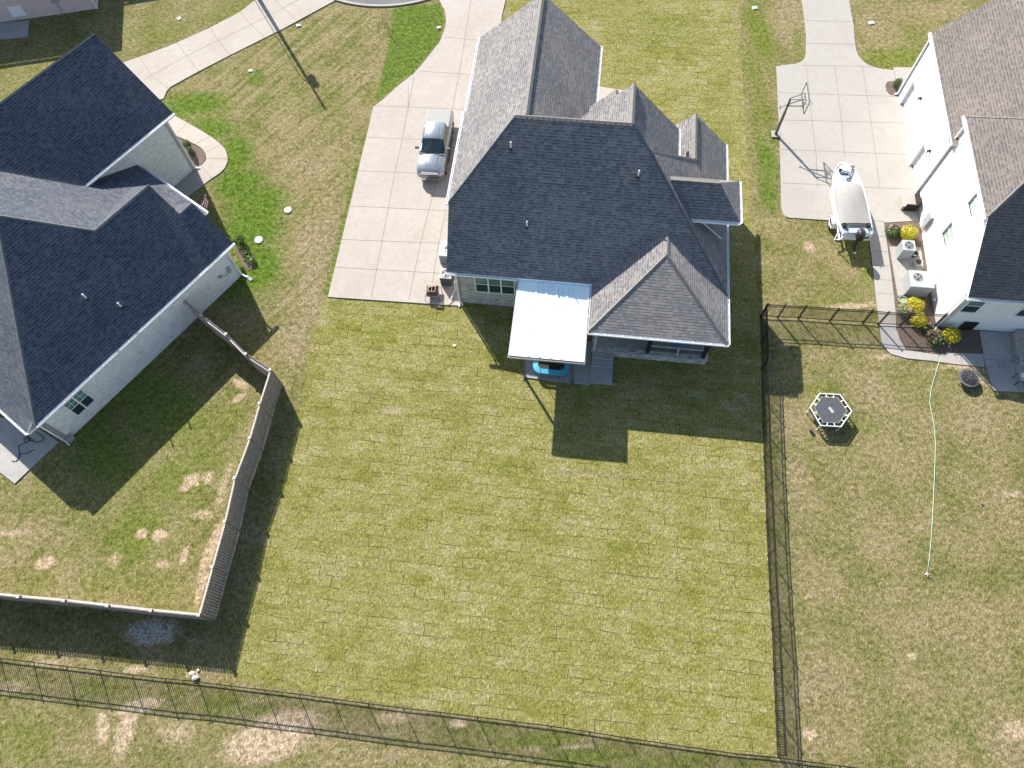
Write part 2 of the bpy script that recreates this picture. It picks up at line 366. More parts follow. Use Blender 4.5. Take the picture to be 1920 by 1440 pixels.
    def build(s, name, mats, parent=None, smooth=False, bevel=0, fixn=False):
        me = bpy.data.meshes.new(name); me.from_pydata(s.v, [], s.f)
        for m in (mats if isinstance(mats, (list, tuple)) else [mats]): me.materials.append(MT[m] if isinstance(m, str) else m)
        me.polygons.foreach_set('material_index', s.m)
        if smooth: me.polygons.foreach_set('use_smooth', [True]*len(me.polygons))
        me.update()
        if fixn:
            bm = bmesh.new(); bm.from_mesh(me); bmesh.ops.recalc_face_normals(bm, faces=bm.faces); bm.to_mesh(me); bm.free()
        if len(me.polygons) < 20000:
            uvl = me.uv_layers.new(name='UVMap'); dat = uvl.data
            for p in me.polygons:
                n = p.normal
                hx = Vector((-n.y, n.x, 0))
                if hx.length < .02: hx, sv = Vector((1, 0, 0)), Vector((0, 1, 0))
                else: hx.normalize(); sv = n.cross(hx)
                for li in p.loop_indices:
                    co = me.vertices[me.loops[li].vertex_index].co; dat[li].uv = (co.dot(hx), co.dot(sv))
        o = bpy.data.objects.new(name, me); COL.objects.link(o); o.parent = parent
        if bevel:
            b = o.modifiers.new('bevel', 'BEVEL'); b.width = bevel; b.segments = 2; b.limit_method = 'ANGLE'; b.angle_limit = R(35)
        return o

# ------------------------------------------------------------------ ground sheet
def inpoly(X, Y, poly):
    c = np.zeros(X.shape, bool); n = len(poly); j = n-1
    for i in range(n):
        xi, yi = poly[i]; xj, yj = poly[j]
        if yi != yj:
            t = ((yi > Y) != (yj > Y)) & (X < (xj-xi)*(Y-yi)/(yj-yi)+xi); c ^= t
        j = i
    return c
def wxy(pts): return [W(x, y)[:2] for x, y in pts]
gx = np.concatenate([[-900, -300, -120, -70], np.arange(-48, 48.01, .16), [70, 120, 300, 900]])
gy = np.concatenate([[-900, -300, -100, -30], np.arange(-9, 62.01, .16), [80, 150, 350, 1200]])
GX, GY = np.meshgrid(gx, gy)
def zeros(): return np.zeros(GX.shape)
def blur(a, k):
    for ax in (0, 1):
        p = np.cumsum(np.concatenate([np.repeat(np.take(a, [0], ax), k+1, ax), a, np.repeat(np.take(a, [-1], ax), k, ax)], ax), ax)
        n = a.shape[ax]; a = (np.take(p, range(2*k+1, 2*k+1+n), ax)-np.take(p, range(0, n), ax))/(2*k+1)
    return a
A = {k: zeros() for k in ('sod', 'green', 'dry', 'soil', 'lush', 'streak')}
def area(k, pts, v=1.0, b=1, mode='max'):
    m = blur(inpoly(GX, GY, wxy(pts)).astype(float), b)*abs(v)
    A[k] = np.maximum(A[k], m) if v > 0 else A[k]*(1-m)
def blob(k, px, py, rx, ry, v=1.0, ang=0):
    x, y, _ = W(px, py); ax, ay, _ = W(px+rx, py); bx, by, _ = W(px, py-ry)
    lx, ly = math.hypot(ax-x, ay-y), math.hypot(bx-x, by-y); dx, dy = GX-x, GY-y
    ca, sa = math.cos(R(ang)), math.sin(R(ang)); u = (dx*ca+dy*sa)/(lx*1.15); w = (-dx*sa+dy*ca)/(ly*1.15)
    A[k] = np.maximum(A[k], v*np.exp(-(u*u+w*w)**1.4*.7))
area('sod', [(612, 556), (588, 620), (560, 780), (520, 900), (490, 1010), (455, 1160), (440, 1275), (900, 1345), (1456, 1420), (1430, 760), (1424, 594), (1405, 350), (1393, 170), (1385, -40), (930, -40), (860, 300), (860, 560)])
area('streak', [(310, 190), (440, 100), (640, 0), (735, 20), (730, 70), (695, 190), (605, 560), (590, 640), (520, 640), (500, 560), (560, 420), (470, 230)], 1, 4)
area('streak', [(100, 830), (350, 590), (500, 700), (440, 900), (370, 1140), (0, 1100), (0, 950)], .7, 4)
area('lush', [(735, 14), (828, 4), (837, 40), (825, 78), (790, 121), (745, 160), (701, 197), (615, 556), (603, 556), (655, 350), (700, 190), (728, 80)], .8)
for a in [(365, 195, 60, 22, .9, 0), (330, 210, 30, 30, .8, 0), (400, 240, 50, 22, .85, -20), (440, 290, 34, 38, .95, 0), (445, 345, 45, 30, 1, 0), (480, 380, 60, 40, .9, 0), (470, 430, 50, 50, 1, 0), (520, 400, 30, 30, .55, 0),
          (480, 500, 45, 45, 1, 0), (430, 520, 60, 40, .8, 0), (500, 540, 25, 30, .6, 0), (480, 145, 16, 14, .8, 0), (495, 190, 22, 14, .5, 0), (580, 60, 30, 18, .45, 0),
          (1440, 300, 18, 40, .8, 0), (1440, 360, 16, 40, .8, 0), (1450, 260, 12, 20, .6, 0), (1630, 520, 20, 26, .55, 0), (1530, 380, 10, 10, .2, 0), (1440, 540, 14, 14, .4, 0), (1600, 620, 60, 18, .4, 0),
          (640, 220, 10, 160, .35, -10), (1590, 560, 60, 12, .4, 0), (700, 1300, 8, 8, .2, 0), (190, 880, 8, 8, .2, 0)]:
    blob('lush', *a)
for a in [(1425, 60, 22, 60, .9, 0), (1410, 130, 20, 60, .7, 0), (1425, 200, 18, 60, .7, 0), (1425, 260, 12, 50, .7, 0), (1680, 110, 60, 22, .8, 0), (1730, 70, 40, 30, .5, 0), (1500, 90, 10, 60, .6, 0),
          (560, 130, 40, 25, .45, 0), (620, 210, 40, 60, .45, 0), (560, 190, 40, 30, .4, 0), (640, 300, 30, 50, .35, 0), (300, 60, 60, 30, .6, 0), (440, 20, 60, 25, .7, 10), (100, 150, 200, 60, .5, 0),
          (250, 980, 170, 110, .5, -20), (100, 1060, 110, 50, .35, 0), (260, 1000, 60, 60, .8, 0), (330, 900, 60, 50, .8, -40), (380, 850, 60, 40, .7, -40), (430, 780, 30, 40, .7, 0), (200, 1080, 60, 40, .6, 0), (300, 1100, 60, 30, .55, 0), (90, 1090, 50, 20, .5, 0), (20, 1010, 40, 25, .5, 0), (200, 950, 40, 30, .3, 0),
          (300, 760, 150, 60, .8, -40), (200, 850, 100, 60, .8, -40), (240, 900, 90, 40, .4, -40), (100, 940, 60, 40, .5, 0), (40, 1390, 60, 60, .6, 0), (130, 1260, 20, 20, .4, 0), (200, 1290, 50, 20, .6, 0), (320, 1300, 30, 14, .5, 0), (420, 1320, 50, 16, .7, 0), (470, 1330, 50, 14, .6, 0), (1010, 1390, 80, 20, .8, 0), (1100, 1420, 90, 20, .8, 0), (1250, 1430, 90, 16, .7, 0), (900, 1370, 50, 14, .5, 0), (1400, 1435, 60, 10, .5, 0),
          (1600, 460, 40, 30, .55, 0), (1480, 480, 40, 40, .35, 0), (1545, 570, 80, 24, .5, 0), (1520, 500, 30, 30, .25, 0), (1540, 700, 60, 30, .35, 0), (1610, 800, 40, 22, .5, 0), (1540, 730, 40, 22, .6, 0), (1690, 720, 60, 30, .4, 0), (1460, 900, 16, 400, .35, 0), (1720, 1370, 60, 60, .4, 0), (1850, 1060, 60, 60, .25, 0), (1560, 1050, 60, 60, .2, 0), (1840, 900, 60, 60, .2, 0), (1690, 1260, 60, 40, .25, 0),
          (1000, 60, 60, 200, .1, 0), (1240, 60, 120, 40, .45, 0), (1180, 240, 80, 60, .3, 0), (1350, 250, 30, 100, .35, 0), (560, 1000, 60, 30, .3, 0), (640, 900, 70, 20, .12, 0), (700, 620, 80, 10, .45, 0), (830, 660, 80, 14, .35, 0), (600, 720, 40, 20, .3, 0), (480, 1200, 30, 60, .3, 0), (1100, 960, 100, 20, .12, 0), (900, 1080, 120, 20, .14, 0), (740, 780, 30, 10, .35, 0), (820, 845, 40, 8, .4, 0)]:
    blob('green', *a)
for a in [(590, 260, 70, 55, .6, -50), (560, 310, 60, 40, .65, 0), (620, 360, 40, 60, .6, 0), (600, 440, 45, 50, .7, 0), (575, 560, 26, 60, .7, 0), (555, 640, 22, 60, .75, 0), (600, 480, 30, 60, .6, 0), (700, 60, 22, 40, .55, 0), (680, 130, 40, 60, .5, -30), (410, 170, 40, 16, .5, 0), (600, 130, 60, 30, .3, 0), (500, 110, 60, 20, .4, 0),
          (1480, 30, 26, 40, .6, 0), (1470, 60, 18, 20, .5, 0), (1396, 100, 5, 200, .7, 0), (1640, 50, 30, 30, .55, 0), (1760, 20, 60, 16, .5, 0), (1700, 20, 50, 20, .4, 0),
          (1680, 1000, 240, 420, .26, 0), (1480, 790, 30, 60, .45, 0), (1640, 740, 60, 50, .45, 0), (1700, 800, 90, 50, .35, 0), (1850, 800, 80, 60, .45, 0), (1500, 900, 30, 60, .45, 0), (1500, 1000, 30, 200, .35, 0), (1540, 1290, 60, 60, .5, 0), (1620, 1180, 60, 60, .3, 0), (1700, 1110, 60, 40, .3, 0), (1530, 1390, 40, 40, .35, 0), (1840, 1240, 60, 80, .4, 0), (1900, 960, 30, 60, .4, 0), (1760, 950, 60, 80, .2, 0), (1880, 1390, 50, 60, .5, 0), (1660, 960, 80, 60, .25, 0),
          (1880, 700, 60, 40, .4, 0), (1560, 440, 40, 20, .3, 0), (1540, 600, 80, 8, .3, 0), (1470, 640, 16, 14, .5, 0),
          (40, 1040, 40, 30, .5, 0), (90, 1000, 50, 30, .6, -40), (60, 1250, 60, 14, .5, 0), (200, 1260, 60, 14, .5, 0), (260, 1400, 80, 40, .4, 0), (560, 1380, 120, 30, .7, 0), (160, 1390, 60, 40, .35, 0), (690, 1420, 100, 20, .6, 0), (700, 1370, 60, 20, .6, 0), (250, 950, 30, 30, .3, 0), (420, 930, 16, 60, .5, -10), (380, 1080, 12, 50, .5, -10), (300, 1380, 60, 30, .35, 0),
          (760, 760, 200, 110, .30, 0), (700, 880, 160, 60, .22, 0), (1200, 930, 240, 50, .30, 0), (1000, 900, 160, 40, .28, 0), (640, 640, 60, 40, .3, 0),
          (1140, 890, 120, 8, .55, -5), (1280, 905, 80, 8, .45, -5), (1060, 885, 50, 10, .5, 0), (690, 740, 30, 14, .5, 0), (660, 690, 60, 10, .3, 0), (1000, 950, 300, 10, .2, -6)]:
    a = list(a); a[4] *= 1.35 if a[0] > 1440 else 1.0; blob('dry', *a)
for a in [(284, 1184, 34, 16, 1.2, 0), (255, 1192, 16, 10, .7, 0), (360, 1200, 14, 10, .4, 0), (448, 745, 10, 4, .9, 40), (450, 720, 14, 5, .8, -30), (360, 900, 12, 9, .8, 0), (345, 915, 9, 6, .7, 0), (390, 895, 9, 9, .7, 0), (265, 1001, 8, 7, .8, 0), (298, 1004, 10, 8, .95, 0), (85, 1055, 15, 9, .8, 0), (345, 1042, 5, 13, .8, -15), (305, 1058, 14, 6, .6, 0), (420, 905, 8, 40, .5, -10), (395, 1030, 8, 40, .8, -15), (378, 1100, 7, 30, .6, -10), (215, 1050, 14, 12, .45, 0), (380, 965, 18, 7, .6, 0), (20, 1000, 30, 6, .6, 0), (45, 1000, 10, 10, .4, 0),
          (260, 1325, 30, 9, .9, 10), (192, 1370, 8, 16, 1.3, 10), (235, 1370, 14, 34, .75, -10), (190, 1345, 5, 8, .9, 0), (500, 1390, 60, 30, .8, 10), (540, 1350, 50, 14, .7, 0), (330, 1375, 30, 18, .5, 0), (255, 1255, 16, 7, .7, 0), (90, 1245, 30, 7, .5, 0), (740, 1345, 30, 10, .6, 0), (860, 1355, 12, 7, .9, 0), (20, 1290, 30, 12, .5, 0), (360, 1265, 12, 5, .6, 0), (1000, 1405, 22, 6, .5, 0), (1080, 1400, 30, 5, .5, 0),
          (1518, 462, 9, 8, .7, 0), (1597, 573, 40, 4, .7, 0), (1516, 1120, 7, 4, .6, 0), (1710, 1231, 7, 4, .9, 0), (1518, 1376, 12, 9, .7, 0), (1896, 926, 20, 4, .6, 0), (1905, 1370, 20, 16, .6, 0), (1815, 690, 26, 6, .8, -15), (1850, 715, 20, 8, .6, -40), (1395, 250, 3, 200, .30, 0), (1660, 668, 26, 4, .6, 0), (1770, 690, 40, 3, .5, 0)]:
    a = list(a); a[2] *= 1.2; a[3] *= 1.25; a[4] = min(1.4, a[4]*1.3); blob('soil', *a)
A['sod'] = blur(A['sod'], 1)
hgt = .05*np.sin(GX*.35+1)*np.sin(GY*.31) + .02*np.sin(GX*1.1)*np.cos(GY*.9)
hgt = np.where((np.abs(GX) > 50) | (GY > 64) | (GY < -12), 0, hgt)*.35 - .03
nx_, ny_ = len(gx), len(gy)
verts = np.stack([GX, GY, hgt], -1).reshape(-1, 3)
ii = (np.arange(ny_-1)[:, None]*nx_+np.arange(nx_-1)[None, :]).ravel()
quads = np.stack([ii, ii+1, ii+1+nx_, ii+nx_], 1).astype(np.int32)
gm = bpy.data.meshes.new('ground'); gm.vertices.add(len(verts)); gm.vertices.foreach_set('co', verts.astype(np.float32).ravel())
gm.loops.add(quads.size); gm.loops.foreach_set('vertex_index', quads.ravel())
gm.polygons.add(len(quads)); gm.polygons.foreach_set('loop_start', np.arange(0, quads.size, 4, dtype=np.int32))
gm.polygons.foreach_set('loop_total', np.full(len(quads), 4, dtype=np.int32)); gm.update()
for k, a in A.items():
    at = gm.attributes.new(k, 'FLOAT', 'POINT'); at.data.foreach_set('value', a.astype(np.float32).ravel())
gm.materials.append(groundmat())
ground = bpy.data.objects.new('ground', gm); COL.objects.link(ground); tag(ground, kind='structure')

# ------------------------------------------------------------------ paving
def paving(name, pts, top, mats, joints=(), z0=-.12, jw=.035):
    bm_ = MB(); bm_.prism(wxy(pts), z0, top)
    for seg in joints:
        for a, b in zip(seg, seg[1:]):
            p, q = Vector(W(*a)), Vector(W(*b)); d = (q-p).normalized(); n = Vector((-d.y, d.x, 0))*jw/2; z = top+.004
            bm_.poly([(*(p-n).xy, z), (*(q-n).xy, z), (*(q+n).xy, z), (*(p+n).xy, z)], 1)
    o = bm_.build(name, mats); me = o.data
    b = bmesh.new(); b.from_mesh(me); bmesh.ops.triangulate(b, faces=[f for f in b.faces if len(f.verts) > 4]); b.to_mesh(me); b.free()
    return tag(o, kind='structure')
paving('driveway', [(615, 557), (700.6, 200), (716.7, 188.5), (745.8, 161.6), (775, 139), (791, 121.5), (825, 78), (834, 55), (836.7, 38), (834, 20), (826.7, 6.7), (818, -12), (960, -30), (948, 0), (941, 30), (938, 60), (960, 150), (930, 300), (900, 440), (868, 574)], .03, ['conc_main', 'joint'],
       [[(765.5, 160), (765.5, 200.9), (754.6, 260.7), (740.7, 323.4), (728.4, 390), (716.3, 452.3), (706.3, 505.9), (696.6, 559)], [(776, 146), (765.5, 200.9)], [(883, 0), (862, 133), (850, 195), (822, 330), (804.4, 393.8), (789, 455), (777.6, 510), (766.9, 563)],
        [(835.9, 395.6), (823, 455.6), (813.8, 512), (811, 530)], [(656, 386.6), (728, 390), (804, 393.8), (845, 396)], [(641, 449.4), (716, 452.3), (789, 455), (826, 456)], [(628, 501.6), (706, 506), (778, 510), (830, 513)],
        [(701, 199), (765, 201), (870, 206)], [(687.5, 257.8), (754.6, 260.7), (850, 264)], [(672, 320.5), (740.7, 323.4), (850, 329)], [(788, 134), (860, 138.6), (890, 141)], [(834, 70), (872, 74), (905, 76)]])
paving('left_driveway', [(483, -3), (450, 23), (393, 53), (333, 80), (290, 97), (233, 117), (170, 140), (200, 210), (307, 185), (312, 172), (320, 163), (367, 137), (433, 103), (533, 53), (636, -3)], .03, ['conc_left', 'joint'],
       [[(560, 0), (480, 42), (420, 72), (350, 105), (270, 150)], [(395, 53), (412, 80), (430, 104)], [(450, 23), (470, 46), (497, 72)], [(332, 80), (352, 108), (372, 134)], [(262, 108), (284, 142), (318, 168)], [(512, -3), (530, 16), (556, 38)]])
paving('left_walkway', [(310, 205), (327, 217), (352, 231), (377, 245), (398, 258), (413, 270), (423, 281), (427, 293), (427, 303), (422, 315), (412, 325), (397, 335), (353, 368), (335, 378), (300, 350), (345, 320), (366, 316), (380, 309), (387, 300), (386, 289), (380, 280), (370, 273), (352, 264), (333, 256), (300, 240)], .034, ['conc_left', 'joint'],
       [[(352, 231), (333, 250)], [(395, 256), (366, 270)], [(414, 271), (386, 286)], [(427, 299), (387, 297)], [(397, 335), (378, 311)]])
paving('mulch_bed', [(325, 252), (333, 258), (352, 266), (368, 274), (380, 281), (385, 290), (385, 300), (379, 308), (366, 316), (345, 300)], .015, ['mulch', 'mulch'])
z3 = lambda x, y: (1400+x/3.692, y/3.692)
z4 = lambda x, y: (1400+x/3.692, 380+y/3.692)
paving('boat_driveway', [(1499, -40), (1503, 0), (1508, 35), (1511.6, 70), (1511, 100), (1508, 110), (1501, 116.5), (1490, 120), (1455.5, 125), (1462.3, 271), (1465, 386), (1467, 399), (1472, 406), (1480, 408.5), (1541, 412.5), (1600, 416), (1625, 431), (1630, 450), (1638, 515), (1645, 580), (1650, 618), (1680, 618), (1679, 583), (1671, 515), (1661, 442), (1657, 418), (1722, 414), (1732, 395), (1740, 370), (1700, 190), (1720, 127), (1676, 126.5), (1675, 132), (1655, 130), (1638, 126), (1624, 120), (1616.7, 114), (1609, 104), (1604.5, 92), (1602, 70), (1600, 46), (1595, 20), (1592, 0), (1588, -40)], .03, ['conc_right', 'joint'],
       [[z3(218, 643), z3(640, 658), z3(1045, 670)], [z3(222, 832), z3(650, 842), z3(1085, 852)], [z3(232, 1035), z3(670, 1055), z3(1110, 1070)], [z3(243, 1268), z3(548, 1282)], [z3(800, 1298), z3(1150, 1312)], [z3(400, 145), z3(730, 152)], [z3(412, 300), z3(745, 310)], [z3(385, 455), z3(860, 462)],
        [z3(610, 455), z3(655, 850), z3(675, 1050), z3(680, 1100)], [z3(800, 460), z3(860, 850), z3(890, 1060), z3(920, 1300)], [z3(415, 480), z3(450, 830), z3(480, 1080), z3(492, 1300)],
        [z4(838, 125), z4(962, 135)], [z4(848, 230), z4(965, 236)], [z4(866, 335), z4(972, 342)], [z4(875, 432), z4(988, 442)], [z4(886, 532), z4(1003, 540)], [z4(897, 626), z4(1012, 634)], [z3(1020, 490), z3(1030, 560)]])
paving('patio_walk', [(1650, 618), (1653, 640), (1660, 655), (1671, 664), (1700, 672), (1749, 677), (1790, 683), (1812, 685), (1846, 688), (1843, 664), (1800, 662), (1752, 664), (1700, 657), (1688, 640), (1681, 618)], .028, ['conc_right', 'joint'], [[(1760, 664), (1760, 678)], [(1800, 662), (1804, 684)]])
paving('patio', [(1836, 621), (1960, 628), (1960, 737), (1863, 733), (1846, 680)], .05, ['conc_grey', 'joint'], [[(1845, 674), (1960, 682)], [(1892, 625), (1900, 676), (1908, 733)]])
paving('unit_pad', [(1667, 463), (1726, 464), (1736, 542), (1683, 556)], .055, ['conc_right', 'joint'])
paving('right_mulch_bed', [(1657, 419), (1720, 415), (1731, 440), (1745, 520), (1756, 608), (1800, 612), (1845, 625), (1843, 663), (1800, 661), (1752, 663), (1700, 656), (1688, 640), (1681, 618), (1680, 583), (1672, 515), (1662, 442)], .015, ['mulch', 'mulch'])
paving('garage_mulch_bed', [(1660, 160), (1663, 154), (1672, 153), (1690, 152), (1690, 180), (1680, 180), (1668, 178), (1661, 170)], .045, ['mulch', 'mulch'])
paving('left_patio', [(-60, 770), (62, 796), (110, 829), (28, 907), (-60, 840)], .04, ['conc_grey', 'joint'])
paving('canopy_slab', [(985, 640), (984.5, 708), (1073, 718), (1107, 722), (1109, 640)], .045, ['conc_grey', 'joint'], [[(1072, 640), (1072, 718)]])
paving('entry_walk', [(1105, 160), (1166, 169), (1200, 182), (1200, 290), (1100, 290)], .03, ['conc_main', 'joint'])
paving('unit_slab', [(-20, 46), (55, 39), (52, 69), (-20, 76)], .05, ['conc_grey', 'joint'])
# street: asphalt turning circle with concrete kerb, mostly beyond the frame
arc = [(600, -28), (651, 0), (690, 8.5), (735, 12.5), (780, 12), (830, 4), (870, -10)]
aw = [Vector(W(*p)) for p in arc]; ctr = Vector((aw[3].x-.3, aw[3].y+9.5, 0))
pts = [(ctr.x+9.3*math.cos(t), ctr.y+9.3*math.sin(t)) for t in np.linspace(0, 2*math.pi, 64, endpoint=False)]
o = MB().prism(pts, -.2, .008).build('street', ['asphalt']); tag(o, kind='structure')
kb = MB(); n = 96
for i in range(n):
    t0, t1 = 2*math.pi*i/n, 2*math.pi*(i+1)/n
    q = [(ctr.x+r*math.cos(t), ctr.y+r*math.sin(t)) for r, t in ((9.3, t0), (9.5, t0), (9.5, t1), (9.3, t1))]; kb.prism(q, -.2, .09)
tag(kb.build('kerb', ['conc_right']), kind='structure')

# ------------------------------------------------------------------ houses
def roof_part(parent, polys, mat, t=.2, name='roof'):
    b = MB(S)
    for p in polys: b.slab(p, t/S)
    return b.build(name, [mat, 'white'], parent)
def caps(parent, lines, mat='cap', w=.30, name='ridge_cap'):
    for p, q in lines:
        b = MB(S)
        p, q = Vector(p), Vector(q); d = (q-p).normalized(); x = Vector((d.y, -d.x, 0)).normalized()*w/2/S
        n = max(2, int((q-p).length*S/.3)); dz = Vector((0, 0, -w*.36/S)); V = []
        for i in range(n+1):
            a = p.lerp(q, i/n)
            for e in ((.05, .032) if 0 < i < n else (.04,)):
                h = Vector((0, 0, e/S)); V += [tuple(a-x+dz+h), tuple(a+h), tuple(a+x+dz+h), tuple(a-Vector((0, 0, .1/S)))]
        m = len(V)//4
        F_ = [(3, 2, 1, 0), tuple(4*(m-1)+k for k in range(4))]
        for i in range(m-1):
            for k in range(4): F_.append((4*i+k, 4*i+(k+1) % 4, 4*i+4+(k+1) % 4, 4*i+4+k))
        b.add(V, F_); b.build(name, [mat], parent, fixn=True)
def gutter(parent, segs):
    """open white box gutter hung outside each eave segment (local units)"""
    for p, q, out in segs:
        b = MB(S)
        p, q, out = Vector(p), Vector(q), Vector(out).normalized(); g = .13/S; zt = Vector((0, 0, -.03/S)); zb = Vector((0, 0, -.15/S)); e = .022/S
        b.bar(p+zb+out*g*.5, q+zb+out*g*.5, g, .012/S)                       # bottom
        b.bar(p+out*g+(zt+zb)*.5, q+out*g+(zt+zb)*.5, e, .13/S)              # front lip
        b.bar(p+out*.012+(zt+zb)*.5, q+out*.012+(zt+zb)*.5, .01, .11/S)
        L_ = (q-p).length*S; n = max(1, int(L_/.95))
        for i in range(n+1):
            c = p.lerp(q, i/n if n else 0); b.bar(c+zt, c+zt+out*g*1.08, .035/S, .02/S)
        b.build('gutter', ['white'], parent)
def downspout(parent, top, foot, kick, r=.09, mat='white'):
    b = MB(S); t, f, k = Vector(top), Vector(foot), Vector(kick); r = r/S
    b.bar(t, Vector((f.x, f.y, t.z-.25/S)), r, r); b.bar(Vector((f.x, f.y, t.z-.2/S)), f, r, r*.8); b.bar(f, k, r, r*.8)
    return b.build('downspout', [mat], parent)
def wall_quads(parent, polys, mat, name='wall'):
    b = MB(S)
    for p in polys: b.poly(p)
    return b.build(name, [mat], parent)
def wall_prism(parent, mat, poly_list, t=.25, name='wall'):
    """each wall: base points p,q (u,v) and list of (fraction along, z) top profile; thickness inward"""
    for p, q, prof, inward in poly_list:
        b = MB(S)
        p, q = Vector((*p, 0)), Vector((*q, 0)); iv = Vector((*inward, 0)).normalized()*t/S
        F_ = [(p, -.2), (q, -.2)] + [(p.lerp(q, f), z) for f, z in reversed(prof)]
        outer = [(c.x, c.y, z) for c, z in F_]; inner = [(c.x+iv.x, c.y+iv.y, z) for c, z in F_]; n = len(outer)
        b.add(outer+inner, [tuple(range(n)), tuple(range(2*n-1, n-1, -1))]+[(i, i+n, (i+1) % n+n, (i+1) % n) for i in range(n)])
        b.build(name, [mat], parent, fixn=True)
def window(parent, o, du, dz, w, h, out, panes=1, mat_t='win', mat_b='windark', grid=False, name='window', ft=.06):
    """double hung window units; o = lower corner (local m), du = unit vector along wall, out = outward"""
    o, du, out = Vector(o), Vector(du).normalized(), Vector(out).normalized(); up = Vector((0, 0, 1))
    fr = MB(); w1 = w/panes; t = ft
    def rect(a, b_, z0, z1, d0, d1, B, m=0):
        P = [o+du*a+out*d0+up*z0, o+du*b_+out*d0+up*z0, o+du*b_+out*d0+up*z1, o+du*a+out*d0+up*z1]
        Q = [p+out*(d1-d0) for p in P]
        B.add([tuple(p) for p in P+Q], [(3, 2, 1, 0), (4, 5, 6, 7), (0, 1, 5, 4), (1, 2, 6, 5), (2, 3, 7, 6), (3, 0, 4, 7)], m)
    rect(-.03, w+.03, -t, 0, 0, .07, fr); rect(-.03, w+.03, h, h+t, 0, .05, fr); rect(-t, 0, -t, h+t, .001, .048, fr); rect(w, w+t, -t, h+t, .001, .048, fr)
    for i in range(panes):
        a = i*w1
        if i: rect(a-.045, a+.045, 0, h, .002, .052, fr)
        rect(a+.0, a+w1, h*.49, h*.49+.045, .003, .046, fr)
    if grid:
        for i in range(panes):
            a = i*w1+w1/2; rect(a-.01, a+.01, h*.5, h, .004, .04, fr)
        rect(0, w, h*.745, h*.765, .005, .039, fr)
    f = fr.build(name, ['white'], parent, fixn=True)
    g = MB()
    for i in range(panes):
        a = i*w1; rect(a+.01, a+w1-.01, h*.5, h-.005, .004, .03, g, 0); rect(a+.01, a+w1-.01, .005, h*.5, .004, .022, g, 1)
    g.build('pane', [mat_t, mat_b], f, fixn=True)
    return f
def vent_pipe(parent, p, h=.45, r=.045):
    b = MB(1); x, y, z = p
    b.lathe([(r, -.15), (r, h+.1), (r*.7, h+.1), (r*.7, h+.07)], p, 12, 0); b.lathe([(r*2.6, -.12), (r*2.2, -.02), (r*1.1, .10), (r*1.1, .12)], p, 12, 1)
    return b.build('vent_pipe', ['white', 'black'], parent, smooth=False)
sc = lambda p: tuple(x*S for x in p)

# ---- main house -----------------------------------------------------------
OM, AM = (-2.88*S, 19.86*S, 0), -R(9.1)
mh = thing('brick_house', 'grey brick house with charcoal shingle roof in the middle of the photo', 'house', OM, AM)
def ML(u, v, z=0):      # main-house survey coords -> world
    c, s_ = math.cos(AM), math.sin(AM); x, y = u*S, v*S
    return (OM[0]+c*x-s_*y, OM[1]+s_*x+c*y, z*S)
A1 = [[(-.03, 0, 3), (13.47, 0, 3), (8.25, 5.2, 8.2), (2.85, 5.2, 8.2), (-.03, 2.35, 5.35)],
      [(-.08, 2.3, 5.32), (2.87, 5.2, 8.22), (-.08, 8.05, 5.32)],
      [(.03, 8.0, 5.37), (.03, 13.25, 5.37), (3.33, 13.25, 8.18), (3.33, 5.15, 8.18), (2.9, 5.15, 7.82)],
      [(3.33, 13.25, 8.18), (3.33, 5.15, 8.18), (6.43, 8.03, 5.37), (6.43, 13.15, 5.37)],
      [(2.9, 5.2, 8.2), (8.06, 5.2, 8.2), (8.06, 8.03, 5.37), (6.43, 8.03, 5.37)],
      [(8.05, 7.6, 8.2), (8.05, 5.22, 8.2), (9.0, 4.2, 7.155), (10.6, 5.72, 5.4), (10.6, 7.8, 5.4)],
      [(8.05, 7.6, 8.2), (8.05, 5.2, 8.2), (5.6, 7.6, 5.75)],
      [(13.47, 0, 3), (13.47, 9.3, 3), (11.48, 9.3, 4.99), (11.48, 6.35, 4.99), (9.03, 4.43, 7.44)],
      [(9.03, 4.43, 7.4), (11.48, 6.35, 4.96), (9.03, 6.9, 4.9)],
      [(11.48, 9.3, 4.97), (11.48, 6.3, 4.97), (9.8, 6.3, 3.3), (9.8, 9.3, 3.3)],
      [(7.05, -2.6, 3), (13.47, -2.6, 3), (10.26, .61, 5.05)],
      [(7.05, -2.6, 3), (10.26, .61, 5.05), (10.26, 2.05, 5.05), (7.05, 0, 3)],
      [(13.47, -2.6, 3), (13.47, 0.05, 3), (10.26, 2.05, 5.05), (10.26, .61, 5.05)],
      [(7.33, 8.64, 6.8), (7.33, 6.9, 6.8), (5.85, 6.9, 5.32), (5.85, 8.64, 5.32)], [(7.33, 8.64, 6.8), (7.33, 6.9, 6.8), (8.1, 6.9, 6.03), (8.1, 8.64, 6.03)]]
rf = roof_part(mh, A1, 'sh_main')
caps(rf, [((2.87, 5.2, 8.2), (8.1, 5.2, 8.2)), ((8.05, 5.2, 8.2), (8.05, 7.6, 8.2)), ((3.33, 5.3, 8.18), (3.33, 13.25, 8.18)), ((9.03, 4.43, 7.42), (11.48, 6.35, 4.99)), ((11.48, 6.35, 4.99), (11.48, 9.3, 4.99)),
          ((10.26, .61, 5.05), (10.26, 2.1, 5.05)), ((7.05, -2.6, 3), (10.26, .61, 5.05)), ((13.47, -2.6, 3), (10.26, .61, 5.05)), ((7.33, 7.5, 6.8), (7.33, 8.64, 6.8))])
caps(rf, [((13.47, 0, 3), (9.05, 4.42, 7.42)), ((9.03, 4.42, 7.42), (8.08, 5.2, 8.2)), ((-.03, 2.35, 5.35), (2.87, 5.2, 8.2))], w=.16, mat='capdark')
